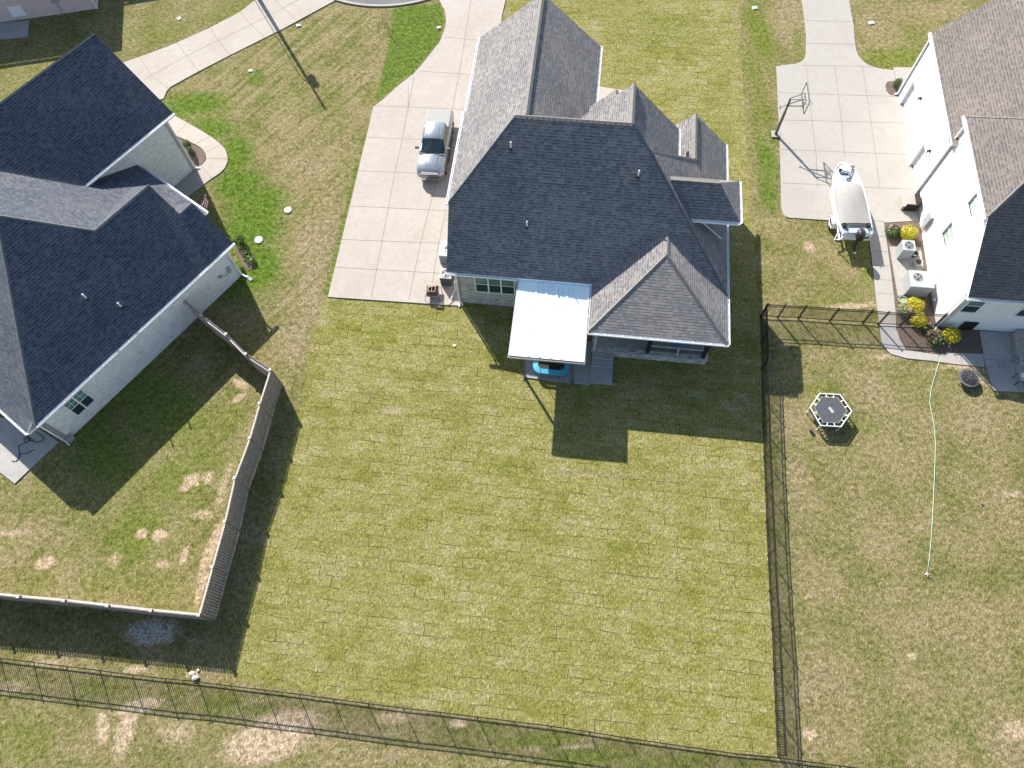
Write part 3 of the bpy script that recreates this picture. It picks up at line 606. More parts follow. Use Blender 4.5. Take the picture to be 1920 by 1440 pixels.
dm = roof_part(rf, [[(11.2, 2.65, 5.15), (13.55, 2.65, 5.15), (12.35, 3.85, 6.35), (10.1, 3.85, 6.35)], [(10.1, 3.85, 6.35), (12.35, 3.85, 6.35), (13.55, 5.05, 5.15), (11.2, 5.05, 5.15)], [(13.55, 2.65, 5.15), (13.55, 5.05, 5.15), (12.35, 3.85, 6.35)]], 'sh_main', .16, 'dormer_roof')
b = MB(S); b.bar((10.1, 3.85, 6.40), (12.35, 3.85, 6.40), .26/S, .05/S); b.build('dormer_ridge_cap', ['cap'], rf)
b = MB(S); b.box((11.35, 2.95, 3.0), (13.1, 4.75, 5.03)); b.build('dormer_wall', ['stucco'], rf)
b = MB(S); b.bar((11.45, 2.94, 5.05), (13.1, 2.94, 3.42), .05/S, .06/S); b.build('dormer_flashing', ['white'], rf)
gutter(mh, [((0, 0, 3), (3.45, 0, 3), (0, -1, 0)), ((7.05, -2.6, 3), (13.5, -2.6, 3), (0, -1, 0)), ((13.47, -2.6, 3), (13.47, 9.3, 3), (1, 0, 0)), ((-.08, 2.3, 5.32), (-.08, 8.05, 5.32), (-1, 0, 0)), ((.03, 8.1, 5.37), (.03, 13.25, 5.37), (-1, 0, 0)), ((6.43, 8.05, 5.37), (6.43, 13.15, 5.37), (1, 0, 0)),
            ((10.6, 5.75, 5.4), (10.6, 7.8, 5.4), (1, 0, 0)), ((11.35, 2.65, 5.15), (13.55, 2.65, 5.15), (0, -1, 0)), ((13.55, 2.65, 5.15), (13.55, 5.05, 5.15), (1, 0, 0)), ((7.05, -2.6, 3), (7.05, -.05, 3), (-1, 0, 0))])
wall_prism(mh, 'brick', [((.4, .15), (7.5, .15), [(0, 3.05), (1, 3.05)], (0, 1)), ((.4, .15), (.4, 13.0), [(0, 3.08), (.19, 5.47), (.25, 5.62), (1, 5.62)], (1, 0)), ((.4, 13.0), (6.1, 13.0), [(0, 5.55), (.51, 8.0), (1, 5.5)], (0, -1)),
                         ((6.1, 8.1), (6.1, 13.0), [(0, 5.5), (1, 5.5)], (-1, 0)), ((6.1, 7.4), (10.3, 7.4), [(0, 5.2), (.46, 7.8), (1, 5.4)], (0, -1)), ((10.3, 5.9), (10.3, 7.4), [(0, 5.55), (1, 5.55)], (-1, 0)), ((9.9, 9.2), (13.32, 9.2), [(0, 3.3), (.46, 4.88), (1, 3.08)], (0, -1)),
                         ((13.32, .4), (13.32, 9.2), [(0, 3.08), (1, 3.08)], (-1, 0)), ((7.5, .15), (13.1, .15), [(0, 3.05), (1, 3.05)], (0, 1))])
b = MB(S); b.box((.5, .25, 2.8), (13.0, 9.0, 2.88)); b.box((.5, 9.01, 4.9), (6.0, 12.9, 4.98)); b.box((7.1, -2.5, 2.82), (13.4, .1, 2.86)); b.build('light_block_ceiling', ['soffit'], mh)  # unseen eave-level ceiling slabs, added to stop sun leaking through the attic
window(mh, sc((1.32, .145, 1.28)), (1, 0, 0), 1, 1.92*S, 1.36*S, (0, -1, 0), 3)
b = MB(S)                                        # back wall of the porch: a glazed door
b.box((8.6, .08, .62), (9.4, .14, 2.3)); b.build('door', ['windark'], mh)
vp = []
for k in [(2.75, 4.18), (3.73, 1.74), (8.61, 3.60)]:
    vent_pipe(rf, sc((k[0], k[1], 3+k[1])))
downspout(mh, (.35, .05, 2.9), (.36, .1, .05), (.36, -.15, .03))
downspout(mh, (.12, .85, 1.1), (.06, .75, .30), (-.22, -.1, .05), r=.045)
# porch: brick plinth, concrete floor, steps, posts, railing
b = MB(S); b.box((7.4, -2.22, -.05), (13.05, .1, .46), 0); b.box((7.36, -2.27, .46), (13.1, .1, .54), 1); b.build('porch_plinth', ['brick', 'brick'], mh)
b = MB(S); b.box((7.55, -2.02, .5), (12.95, .1, .548)); b.build('porch_floor', ['conc_grey'], mh)
b = MB(S)
b.box((7.43, -2.6, 0), (8.5, -2.25, .40)); b.box((7.43, -2.98, 0), (8.5, -2.62, .27)); b.box((7.43, -3.82, -.02), (8.52, -3.0, .13)); b.build('steps', ['conc_grey'], mh)
for u, m in ((7.5, 'woodcap'), (10.12, 'black'), (12.85, 'black')):
    b = MB(S); w_ = .055 if m != 'black' else .09
    b.box((u-w_, -2.18, .54), (u+w_, -2.18+2*w_, 2.85)); b.build('porch_post', [m], mh)
b = MB(S)
b.bar((10.2, -2.1, 1.24), (12.8, -2.1, 1.24), .07/S, .07/S); b.bar((10.2, -2.1, .66), (12.8, -2.1, .66), .06/S, .05/S); b.box((11.53, -2.14, .54), (11.6, -2.06, 1.27))
b.bar((12.9, -2.1, 1.24), (12.9, .05, 1.24), .07/S, .07/S); b.bar((12.9, -2.1, .66), (12.9, .05, .66), .06/S, .05/S)
b.build('railing', ['woodcap'], mh)
b = MB(S)
for i in range(26): b.box((10.25+i*.098, -2.112, .66), (10.268+i*.098, -2.09, 1.24))
for i in range(20): b.box((12.89, -2.0+i*.1, .66), (12.91, -1.98+i*.1, 1.24))
b.build('balusters', ['black'], mh)

# patio table with patterned cloth on the porch
pt = thing('patio_table', 'porch table under a blue circle-patterned cloth behind the porch railing', 'table', ML(11.55, -1.35, .55), AM)
b = MB(); b.prism([(1.0*math.cos(a)*1.15, .75*math.sin(a)) for a in [math.pi/8+i*math.pi/4 for i in range(8)]], .70, .735); b.build('tabletop', ['bluecloth'], pt)
b = MB(); b.lathe([(.3, 0), (.3, .03), (.04, .05), (.04, .70)], n=12); b.build('pedestal', ['black'], pt)

# ---- canopy, trampoline, units beside the main house ------------------------
cn = thing('patio_canopy', 'white flat metal patio canopy attached below the charcoal roof', 'canopy', ML(3.5, -4.2), AM)
def CL(u, v, z): return ((u-3.5)*S, (v+4.2)*S, z*S)
b = MB(); b.add([CL(3.52, -4.18, 3.0), CL(6.95, -4.18, 3.0), CL(6.95, .08, 2.84), CL(3.52, .08, 2.84)], [(0, 1, 2, 3)])
b.add([CL(3.52, -4.18, 2.94), CL(6.95, -4.18, 2.94), CL(6.95, .08, 2.78), CL(3.52, .08, 2.78)], [(3, 2, 1, 0)])
for u in (4.42, 4.92, 5.42, 5.92):
    b.bar(CL(u, -4.14, 3.02), CL(u, .06, 2.866), .13, .045); b.bar(CL(u+.25, -4.14, 3.012), CL(u+.25, .06, 2.858), .02, .03)
for p, q in (((3.52, -4.18), (3.52, -.12)), ((6.95, -4.18), (6.95, -.12))):
    b.bar(CL(*p, 2.97), CL(*q, 2.82), .02, .06)
b.build('roof_panel', ['canopy'], cn)
for u in (3.50, 6.98):
    b = MB(); b.bar(CL(u, -4.27, 2.97), CL(u, .05, 2.81), .06, .13); b.build('side_rail', ['alu'], cn)
b = MB(); b.bar(CL(3.46, -4.26, 2.93), CL(7.02, -4.26, 2.93), .13, .02); b.bar(CL(3.46, -4.31, 2.99), CL(7.02, -4.31, 2.99), .02, .14); b.bar(CL(3.46, -4.21, 2.99), CL(7.02, -4.21, 2.99), .02, .14); b.build('gutter', ['alu'], cn)
for u in (4.2, 6.55):
    b = MB(); p = CL(u, -3.86, 0); b.box((p[0]-.06, p[1]-.06, 0), (p[0]+.06, p[1]+.06, 3.7)); b.box((p[0]-.12, p[1]-.12, .04), (p[0]+.12, p[1]+.12, .07)); b.build('post', ['greyd'], cn)
b = MB(); b.bar(CL(3.55, -3.86, 2.93), CL(6.93, -3.86, 2.93), .08, .14); b.build('beam', ['alud'], cn)

tb = thing('trampoline', 'turquoise-edged kids trampoline with net poles half under the white canopy', 'trampoline', ML(5.45, -3.0), AM)
def rr(a, b_, r, z, n=6):
    P = []
    for cx, cy, t0 in ((a-r, b_-r, 0), (-a+r, b_-r, 90), (-a+r, -b_+r, 180), (a-r, -b_+r, 270)):
        P += [(cx+r*math.cos(R(t0+90*i/n)), cy+r*math.sin(R(t0+90*i/n)), z) for i in range(n+1)]
    return P
o1, i1 = rr(1.12, .95, .5, .62), rr(.82, .66, .3, .66); n = len(o1)
b = MB(); b.add(o1+i1, [(i, (i+1) % n, (i+1) % n+n, i+n) for i in range(n)]); o2 = [(x, y, .5) for x, y, z in o1]; b.add(o2+o1, [(i, (i+1) % n, (i+1) % n+n, i+n) for i in range(n)])
b.build('pad', ['blue'], tb, smooth=False)
b = MB(); b.poly([(x, y, .63) for x, y, z in i1]); b.build('jumping_mat', ['black'], tb)
b = MB(); b.tube([(x, y, .47) for x, y, z in rr(1.1, .93, .5, 0)], .03, 6, closed=True); b.build('frame', ['alud'], tb)
for x, y in ((-.62, -.9), (.62, -.9), (-.62, .9), (.62, .9)):
    b = MB(); b.tube([(x, y, .47), (x*1.05, y*1.12, .03)], .022, 6); b.build('leg', ['alu'], tb)
    b = MB(); b.tube([(x, y*1.0, .5), (x, y*1.04, 1.6)], .02, 6); b.build('net_pole', ['greyd'], tb)

def ac_unit(name, label, loc, rz, sx, sy, h, body, topm, group='outdoor air conditioner units', fan_r=.3, louvre=True, fan_off=(0, 0)):
    t = thing(name, label, 'air conditioner', loc, rz, group)
    b = MB(); b.box((-sx/2, -sy/2, .06), (sx/2, sy/2, h-.07), 0)
    if louvre:
        n = int((h-.3)/.06)
        for i in range(n):
            z = .14+i*.06
            b.box((-sx/2-.012, -sy/2+.06, z), (sx/2+.012, sy/2-.06, z+.025), 0); b.box((-sx/2+.06, -sy/2-.012, z), (sx/2-.06, sy/2+.012, z+.025), 0)
    b.build('casing', [body], t)
    b = MB(); b.box((-sx/2-.02, -sy/2-.02, h-.07), (sx/2+.02, sy/2+.02, h)); b.build('lid', [topm], t, bevel=.02)
    fx, fy = fan_off
    b = MB(); b.lathe([(fan_r, h-.05), (fan_r, h+.02), (fan_r*.93, h+.02), (fan_r*.93, h+.006)], (fx, fy, 0), 28, 1, cap=False)
    b.lathe([(fan_r*.95, h+.001), (fan_r*.95, h+.004)], (fx, fy, 0), 28, 0)
    b.build('fan_well', ['black', topm], t)
    b = MB()
    b.lathe([(.09, h+.006), (.09, h+.03), (.05, h+.045)], (fx, fy, 0), 14)
    for k in range(4):
        a = k*math.pi/2+.4; a2 = a+.75
        b.add([(fx+.07*math.cos(a), fy+.07*math.sin(a), h+.02), (fx+fan_r*.88*math.cos(a), fy+fan_r*.88*math.sin(a), h+.008), (fx+fan_r*.88*math.cos(a2), fy+fan_r*.88*math.sin(a2), h+.025), (fx+.07*math.cos(a2), fy+.07*math.sin(a2), h+.03)], [(0, 1, 2, 3)])
    b.build('fan', ['fan'], t)
    b = MB()
    for r_ in (.35, .55, .75, .92): b.tube([(fx+fan_r*r_*math.cos(a), fy+fan_r*r_*math.sin(a), h+.05) for a in np.linspace(0, 2*math.pi, 24, endpoint=False)], .004, 4, closed=True)
    for k in range(8): a = k*math.pi/4; b.bar((fx, fy, h+.055), (fx+fan_r*math.cos(a), fy+fan_r*math.sin(a), h+.03), .006)
    b.build('grille', [topm], t)
    return t
ac_unit('air_conditioner', 'square grey air conditioner tucked under the west roof edge of the middle house', ML(-.55, 2.86), AM, 1.2, 1.15, .98, 'grey', 'grey', fan_r=.3)
ac_unit('air_conditioner', 'dark-bodied air conditioner with pale lid at the brick corner downspout', ML(-.48, 1.33), AM, .74, .74, .98, 'greyd', 'grey', fan_r=.31)

fp = thing('fire_table', 'small square rusty fire pit on legs at the driveway corner', 'fire pit', ML(-1.12, .47), AM+R(3))
b = MB(); b.add([(-.40, -.40, .42), (.40, -.40, .42), (.40, .40, .42), (-.40, .40, .42), (-.22, -.22, .72), (.22, -.22, .72), (.22, .22, .72), (-.22, .22, .72)], [(0, 1, 5, 4), (1, 2, 6, 5), (2, 3, 7, 6), (3, 0, 4, 7)]); b.build('hood', ['rust'], fp)
b = MB()
for s_ in (-1, 1):
    b.bar((-.22, s_*.22, .73), (.22, s_*.22, .73), .035); b.bar((s_*.22, -.22, .735), (s_*.22, .22, .735), .035)
    b.bar((-.42, s_*.42, .43), (.42, s_*.42, .43), .06, .05); b.bar((s_*.42, -.42, .432), (s_*.42, .42, .432), .06, .05)
b.bar((0, -.22, .745), (0, .22, .745), .03); b.build('frame', ['wood'], fp)
b = MB(); b.lathe([(.12, .12), (.33, .2), (.36, .40), (.30, .40)], n=16); b.build('bowl', ['black'], fp)
for sx in (-1, 1):
    for sy in (-1, 1):
        b = MB(); b.tube([(sx*.38, sy*.38, .42), (sx*.50, sy*.50, 0)], .018, 6); b.build('leg', ['black'], fp)

# ---- left house -------------------------------------------------------------
_A = Vector(W(437, 455, 2.75*S)); OL, AL = (_A.x, _A.y, 0), R(50.37)
lh = thing('painted_house', 'pale grey painted house with black shingle roof filling the left edge', 'house', OL, AL)
p_ = .78
L1 = [[(0, 0, 2.75), (0, 2.05, 4.35), (-.82, 2.05, 4.35), (-.82, 3.5, 5.48), (-4.13, 3.5, 5.48), (-6.47, 5.84, 7.31), (-12.3, 0, 2.75)],
      [(-4.13, 3.5, 5.48), (-6.47, 5.84, 7.31), (-6.47, 11.4, 7.31), (-2.6, 7.5, 4.29), (-2.0, 7.5, 3.82), (-2.0, 3.5, 3.82)],
      [(-2.0, 2.5, 3.81), (.5, 2.5, 2.75), (.5, 7.9, 2.75), (-2.0, 7.9, 3.81)],
      [(0, 2.05, 4.35), (-.82, 2.05, 4.35), (-.82, 4.1, 2.75), (0, 4.1, 2.75)],
      [(-.82, 3.5, 5.48), (-4.13, 3.5, 5.48), (-.82, 6.8, 2.9)],
      [(-12.3, 0, 2.75), (-6.47, 5.84, 7.31), (-6.47, 12, 7.31), (-12.3, 12, 2.75)],
      [(-12.8, .34, 2.4), (-12.3, .34, 2.76), (-11.6, 1.2, 3.32), (-11.6, 12, 3.32), (-12.8, 12, 2.4)],
      [(3.55, 7.5, 4.15), (3.55, 11.4, 7.2), (-6.5, 11.4, 7.2), (-2.6, 7.5, 4.15)],
      [(3.55, 11.4, 7.2), (-6.5, 11.4, 7.2), (-6.5, 15.3, 4.15), (3.55, 15.3, 4.15)]]
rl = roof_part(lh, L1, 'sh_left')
caps(rl, [((-.82, 3.5, 5.48), (-4.13, 3.5, 5.48)), ((3.55, 11.4, 7.2), (-6.5, 11.4, 7.2)), ((-4.13, 3.5, 5.48), (-6.47, 5.84, 7.31)), ((0, 2.05, 4.35), (-.82, 2.05, 4.35)), ((-12.3, 0, 2.75), (-6.47, 5.84, 7.31))], w=.2, mat='capdark')
gutter(lh, [((0, 0, 2.75), (-12.3, 0, 2.75), (0, -1, 0)), ((.5, 2.5, 2.75), (.5, 7.75, 2.75), (1, 0, 0)), ((3.55, 7.5, 4.15), (-2.55, 7.5, 4.15), (0, -1, 0)), ((-12.8, .34, 2.4), (-12.8, 12, 2.4), (-1, 0, 0)), ((-12.8, .34, 2.4), (-12.3, .34, 2.4), (0, -1, 0))])
wall_prism(lh, 'paint_l', [((-12.2, .35), (-.42, .35), [(0, 2.6), (.04, 2.93), (1, 2.93)], (0, 1)), ((-.42, .35), (-.42, 3.8), [(0, 2.9), (.5, 4.2), (1, 2.9)], (-1, 0)), ((-2.6, 7.85), (3.13, 7.85), [(0, 4.3), (1, 4.3)], (0, 1)), ((3.13, 7.85), (3.13, 15), [(0, 4.3), (.5, 7.0), (1, 4.3)], (-1, 0)),
                           ((-2.2, 3.8), (-2.2, 7.85), [(0, 2.9), (1, 2.9)], (-1, 0)), ((-12.2, .35), (-12.2, 12), [(0, 2.6), (1, 2.7)], (1, 0)), ((-1.0, 3.5), (-1.0, 6.5), [(0, 5.1), (1, 3.0)], (-1, 0))])
b = MB(S); b.box((-12.1, .5, 2.55), (-.5, 11.9, 2.62)); b.box((-2.5, 7.95, 3.9), (3.0, 14.9, 3.96)); b.build('light_block_ceiling', ['soffit'], lh)  # hidden ceiling slabs added to keep light gaps out of the house shadow
b = MB(S); b.box((-12.18, .12, 0), (-11.85, .34, .35)); b.build('plinth', ['conc_grey'], lh)
window(lh, sc((-10.95, .345, .86)), (1, 0, 0), 1, 1.0*S, 1.22*S, (0, -1, 0), 2, 'win', 'windark', True)
for u, v in ((-6.66, 1.96), (-5.93, .97)): vent_pipe(rl, sc((u, v, 2.75+p_*v)), .42, .05)
downspout(lh, (-.35, .05, 2.65), (-.42, .3, .1), (-.34, -.05, .05), mat='white'); downspout(lh, (3.2, 7.75, 4.0), (3.13, 7.8, .1), (3.3, 7.6, .05)); downspout(lh, (-12.22, .1, 2.6), (-12.26, .28, .12), (-12.28, .05, .06))
b = MB(S); b.tube([(-.85, .3, 1.15), (-.85, .2, 1.12), (-.95, .16, .95)], .02, 6); b.box((-.95, .28, .85), (-.75, .345, 1.3)); b.lathe([(.10, 0), (.10, .08)], (-1.45, .27, 1.15), 10); b.tube([(-.9, .3, 1.0), (-1.1, .3, .85), (-1.4, .3, 1.1)], .014, 5)
b.build('meter_box', ['grey'], lh)
b = MB(S); b.box((-.42, -.35, 0), (-.24, .1, .04)); b.build('splash_block', ['conc_grey'], lh)
# flag on the porch corner
ft = W(375, 383, 3.1); fl = thing('porch_flag', 'small striped flag on a short pole at the porch corner of the left house', 'flag', (ft[0], ft[1], 2.6), R(20))
b = MB(); b.tube([(-.25, 0, 0), (.55, .35, .75)], .015, 6); b.lathe([(.03, 0), (.035, .03), (.01, .06)], (.55, .35, .75), 8); b.build('pole', ['light'], fl)
b = MB()
for i in range(7):
    z0 = .74-i*.09; b.add([(.5, .33, z0), (.5, .33, z0-.09), (.05+.03*i, .02, z0-.28-.09), (.05+.03*i, .02, z0-.28)], [(0, 1, 2, 3)], i % 2)
b.add([(.51, .34, .75), (.51, .34, .45), (.3, .2, .35), (.3, .2, .63)], [(0, 1, 2, 3)], 2)
b.build('cloth', ['red', 'white', 'navy'], fl)

# ---- right house --------------------------------------------------------------
OR_, AR = (21.59*S, 16.9*S, 0), -R(8.5)
rh = thing('white_house', 'white painted two-storey house with taupe roof on the right edge', 'house', OR_, AR)
def RL(u, v, z=0):
    c, s_ = math.cos(AR), math.sin(AR); x, y = u*S, v*S
    return (OR_[0]+c*x-s_*y, OR_[1]+s_*x+c*y, z*S)
R1 = [[(-.05, 0, 3.1), (14, 0, 3.1), (14, 5.6, 8.7), (2.85, 5.65, 8.7), (-.15, 2.68, 5.72)],
      [(-.2, 2.62, 5.62), (2.88, 5.7, 8.7), (-.2, 8.76, 5.62)],
      [(-.2, 8.76, 5.6), (2.87, 5.65, 8.68), (14, 5.65, 8.68), (14, 8.76, 5.6)],
      [(-.15, 8.3, 4.2), (-.15, 16.2, 4.2), (4.3, 16.2, 8.65), (4.3, 6.0, 8.65), (2.4, 6.0, 6.75)],
      [(4.3, 16.2, 8.65), (4.3, 6.0, 8.65), (8.7, 6.0, 4.2), (8.7, 16.2, 4.2)]]
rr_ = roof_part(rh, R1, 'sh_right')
caps(rr_, [((2.88, 5.7, 8.7), (14, 5.65, 8.7)), ((4.3, 6.5, 8.65), (4.3, 16.2, 8.65))])
caps(rr_, [((-.15, 2.66, 5.7), (2.88, 5.7, 8.7)), ((-.2, 8.76, 5.62), (2.88, 5.7, 8.7))], w=.16, mat='cap')
gutter(rh, [((-.2, 2.62, 5.62), (-.2, 8.76, 5.62), (-1, 0, 0)), ((-.15, 8.8, 4.2), (-.15, 16.2, 4.2), (-1, 0, 0)), ((-.05, 0, 3.1), (14, 0, 3.1), (0, -1, 0))])
# west wall with recessed garage doors and window openings built as pieces
wl = MB(S)
def wbox(v0, v1, z0, z1, u0=.05, u1=.3): wl.box((u0, v0, z0), (u1, v1, z1))
ux = -.06
for v0, v1, z0, z1 in [(8.5, 8.72, -.2, 4.18), (8.72, 10.62, 1.72, 4.18), (10.62, 11.65, -.2, 4.18), (11.65, 15.25, 1.72, 4.18), (15.25, 16.0, -.2, 4.18)]: wbox(v0, v1, z0, z1, ux, .25)
WN = [(3.78, 4.66, 4.15, 5.05), (3.78, 4.66, 1.75, 2.72)]
wbox(.18, 3.78, -.2, 3.05); wbox(2.6, 2.95, 3.05, 5.45); wbox(2.95, 3.78, 3.05, 5.72); wbox(4.66, 8.5, -.2, 5.72); wbox(3.78, 4.66, -.2, 1.75); wbox(3.78, 4.66, 2.72, 4.15); wbox(3.78, 4.66, 5.05, 5.72)
wl.add([(.05, .18, 3.05), (.05, 2.6, 3.05), (.05, 2.6, 5.45), (.3, .18, 3.05), (.3, 2.6, 3.05), (.3, 2.6, 5.45)], [(0, 2, 1), (3, 4, 5), (0, 3, 5, 2)])
wl.build('wall', ['paint_r'], rh)
wall_prism(rh, 'paint_r', [((.05, .18), (14, .18), [(0, 3.15), (1, 3.15)], (0, 1)), ((ux, 16.0), (8.4, 16.0), [(0, 4.1), (.5, 8.2), (1, 4.1)], (0, -1)), ((.3, 8.45), (.3, 8.5), [(0, 4.0), (1, 4.0)], (1, 0)), ((.05, 8.49), (3.2, 8.49), [(0, 5.4), (1, 5.4)], (0, -1))])
def gdoor(v0, v1):
    b = MB(S); n = 4; h = 1.72
    for i in range(n): b.box((.14, v0+.01, i*h/n+.008), (.18, v1-.01, (i+1)*h/n-.008))
    k = max(2, round((v1-v0)*S/.62))
    for i in range(n):
        for j in range(k):
            a = v0+(v1-v0)*(j+.14)/k; c = v0+(v1-v0)*(j+.86)/k; b.box((.125, a, i*h/n+.07), (.14, c, (i+1)*h/n-.07))
    b.build('garage_door', ['white'], rh)
gdoor(11.65, 15.25); gdoor(8.72, 10.62)
for v0, v1, z0, z1 in WN:
    f = window(rh, sc((.16, v1, z0)), (0, -1, 0), 1, (v1-v0)*S, (z1-z0)*S, (-1, 0, 0), 1, 'winlite', 'winlite', ft=.04)
window(rh, sc((.36, .175, 1.62)), (1, 0, 0), 1, .72*S, 1.12*S, (0, -1, 0), 1); window(rh, sc((2.95, .175, 1.62)), (1, 0, 0), 1, .72*S, 1.12*S, (0, -1, 0), 1)
b = MB(S); b.box((1.1, .1, .02), (1.76, .178, .72)); b.build('cellar_hatch', ['black'], rh)
for v in (13.45, 9.68):
    b = MB(S); b.box((-.13, v-.05, 2.12), (-.06, v+.05, 2.26)); b.lathe([(.03, 0), (.055, .16), (.02, .2)], (-.2, v, 2.05), 8); b.bar((-.2, v, 2.26), (-.08, v, 2.26), .02); b.build('wall_lamp', ['black'], rh)
b = MB(S); b.box((-.12, 5.9, .55), (.05, 6.35, 1.35)); b.build('meter_box', ['grey'], rh)
b = MB(S)
for v in (5.98, 6.1, 6.24): b.tube([(0, v, 0), (0, v, .6)], .022, 6)
b.build('conduit', ['alud'], rh)
b = MB(S); b.tube([(0, 4.9, 0.2), (0, 4.9, .9), (0, 3.2, .9), (0, 1.5, .45)], .012, 5); b.lathe([(.08, 0), (.10, .12), (.05, .16)], (-.05, 1.5, .3), 10); b.build('hose_reel', ['grey'], rh)
downspout(rh, (-.15, 15.9, 4.1), (-.12, 15.98, .1), (-.3, 15.98, .05), r=.11); downspout(rh, (-.15, 8.62, 5.5), (-.02, 8.56, .1), (-.2, 8.5, .05), r=.11); downspout(rh, (0, .05, 3.0), (0, .12, .1), (-.05, -.05, .05), r=.08)
# stoop beside garage
st = thing('stoop', 'small tan step block with black sides at the corner of the white house', 'steps', RL(-.55, 7.85), AR)
b = MB(); b.box((-.45, -.55, 0), (.45, .5, .42)); b.build('landing', ['conc_main'], st)
b = MB(); b.box((-.30, -.62, 0), (.55, -.56, .7)); b.box((.46, -.55, 0), (.52, .5, .95)); b.build('side_panel', ['black'], st)
# raised deck at the right frame edge
dk = thing('wood_deck', 'raised wooden deck with black railing at the right edge beside the patio', 'deck', RL(3.75, -.95), AR)
b = MB(); b.box((0, -.9, .0), (5, 1.3, .5)); b.build('skirt', ['woodcap'], dk)
b = MB()
for i in range(14): b.box((.02, -.88+i*.155, .5), (4.98, -.74+i*.155, .54))
b.build('boards', ['wood'], dk)
b = MB(); b.bar((.05, -.85, 1.5), (5, -.85, 1.5), .07); b.bar((.05, -.85, .65), (5, -.85, .65), .05)
for i in range(30): b.box((.06+i*.16, -.87, .55), (.085+i*.16, -.84, 1.5))
b.box((0, -.9, .5), (.1, -.8, 1.6)); b.build('railing', ['black'], dk)

ac_unit('air_conditioner', 'tall white air conditioner between the mulch bed and the white wall', W(1690, 478), AR, .78, .78, 1.1, 'grey', 'grey', fan_r=.3, louvre=False)
ac_unit('air_conditioner', 'large boxy packaged air conditioner with small off-centre fan by the yellow shrubs', W(1712, 541), AR, 1.42, 1.22, 1.15, 'grey', 'grey', fan_r=.3, louvre=False, fan_off=(-.22, .12))

# top-left brick neighbour (mostly beyond the frame)
tl0, tl1 = Vector(W(0, 42)), Vector(W(183, 15)); dv = (tl1-tl0).normalized(); AT = math.atan2(dv.y, dv.x)
th = thing('pink_brick_house', 'pink brick house wall cut off by the top left corner', 'house', (tl1.x, tl1.y, 0), AT)
b = MB(); b.box((-16, 0, -.2), (0, .25, 3.7)); b.box((-.25, .26, -.2), (0, 14, 3.7)); b.build('wall', ['pinkbrick'], th)
b = MB(); b.slab([(-16.5, -.5, 3.7), (.5, -.5, 3.7), (-6, 6.2, 8.6), (-16.5, 6.2, 8.6)], .2); b.slab([(.5, -.5, 3.7), (.5, 15, 3.7), (-6, 15, 8.6), (-6, 6.2, 8.6)], .2)
b.slab([(.5, 4.8, 3.7), (4.1, 4.8, 3.7), (4.1, 9, 6.6), (.5, 9, 6.6)], .2); b.slab([(.5, 9, 6.6), (4.1, 9, 6.6), (4.1, 13.5, 3.7), (.5, 13.5, 3.7)], .2)
b.build('roof', ['sh_right', 'white'], th)
b = MB(); b.box((.01, 5.2, -.2), (3.8, 13, 3.7)); b.build('wing_wall', ['pinkbrick'], th)
b = MB(); b.box((-.09, -.09, 0), (-.02, -.01, 3.6)); b.build('downspout', ['white'], th)
b = MB(); b.box((-3.1, -.1, 1.0), (-2.5, -.01, 1.6)); b.tube([(-2.8, -.05, 0), (-2.8, -.05, 1.0)], .03, 6); b.build('meter_box', ['grey'], th)
b = MB(); b.box((-6.6, -.04, .3), (-5.5, -.01, 1.2)); b.build('vent_cover', ['white'], th)

# ------------------------------------------------------------------ truck
tk = thing('pickup_truck', 'silver crew-cab pickup truck parked nose-down on the driveway', 'truck', ML(-2.42, 10.0), AM+R(1.0))
HW = 1.0
def ring(y, w, z0, z1, sh=.10, top=None):
    """cross section, clockwise; rounded shoulders"""
    return [(-w*.93, y, z0), (-w, y, z0+.18), (-w, y, z1-.22), (-w*.965, y, z1-.06), (-w+sh, y, z1), (0, y, (top or z1+.015)), (w-sh, y, z1), (w*.965, y, z1-.06), (w, y, z1-.22), (w, y, z0+.18), (w*.93, y, z0)]
rings = [ring(-2.78, HW*.80, .50, .93, .15), ring(-2.68, HW*.93, .42, 1.02, .16), ring(-2.45, HW*.985, .42, 1.12, .17, 1.19), ring(-1.95, HW, .42, 1.17, .17, 1.25), ring(-1.35, HW, .42, 1.22, .16, 1.30), ring(-1.1, HW, .42, 1.24, .12, 1.28), ring(1.1, HW, .42, 1.28, .10, 1.28), ring(1.35, HW, .42, 1.33, .07), ring(2.75, HW*.99, .45, 1.34, .07), ring(2.86, HW*.94, .55, 1.30, .08)]
b = MB(); b.loft(rings); body = b.build('body', ['truck'], tk, smooth=True, fixn=True)
sm = body.modifiers.new('split', 'EDGE_SPLIT'); sm.split_angle = R(38)
b = MB()
def cring(y, w, wt, z0, z1): return [(-w, y, z0), (-wt, y, z1-.06), (-wt+.09, y, z1), (0, y, z1+.02), (wt-.09, y, z1), (wt, y, z1-.06), (w, y, z0)]
b.loft([cring(-.42, .87, .66, 1.3, 1.86), cring(-.2, .88, .69, 1.3, 1.95), cring(.6, .88, .70, 1.3, 1.97), cring(1.0, .88, .69, 1.3, 1.94), cring(1.1, .87, .67, 1.3, 1.90)])
cabo = b.build('cab', ['truck'], tk, smooth=True, fixn=True); cabo.modifiers.new('split', 'EDGE_SPLIT').split_angle = R(40)
b = MB(); b.add([(-.84, -1.18, 1.27), (-.5, -1.26, 1.29), (0, -1.28, 1.30), (.5, -1.26, 1.29), (.84, -1.18, 1.27), (.67, -.42, 1.85), (0, -.46, 1.88), (-.67, -.42, 1.85), (0, -.42, 1.2)],
              [(0, 1, 6, 7), (1, 2, 6), (2, 3, 6), (3, 4, 5, 6), (4, 8, 5), (8, 0, 7)]); b.build('windshield', ['windark' if False else 'windark'], tk, fixn=True)
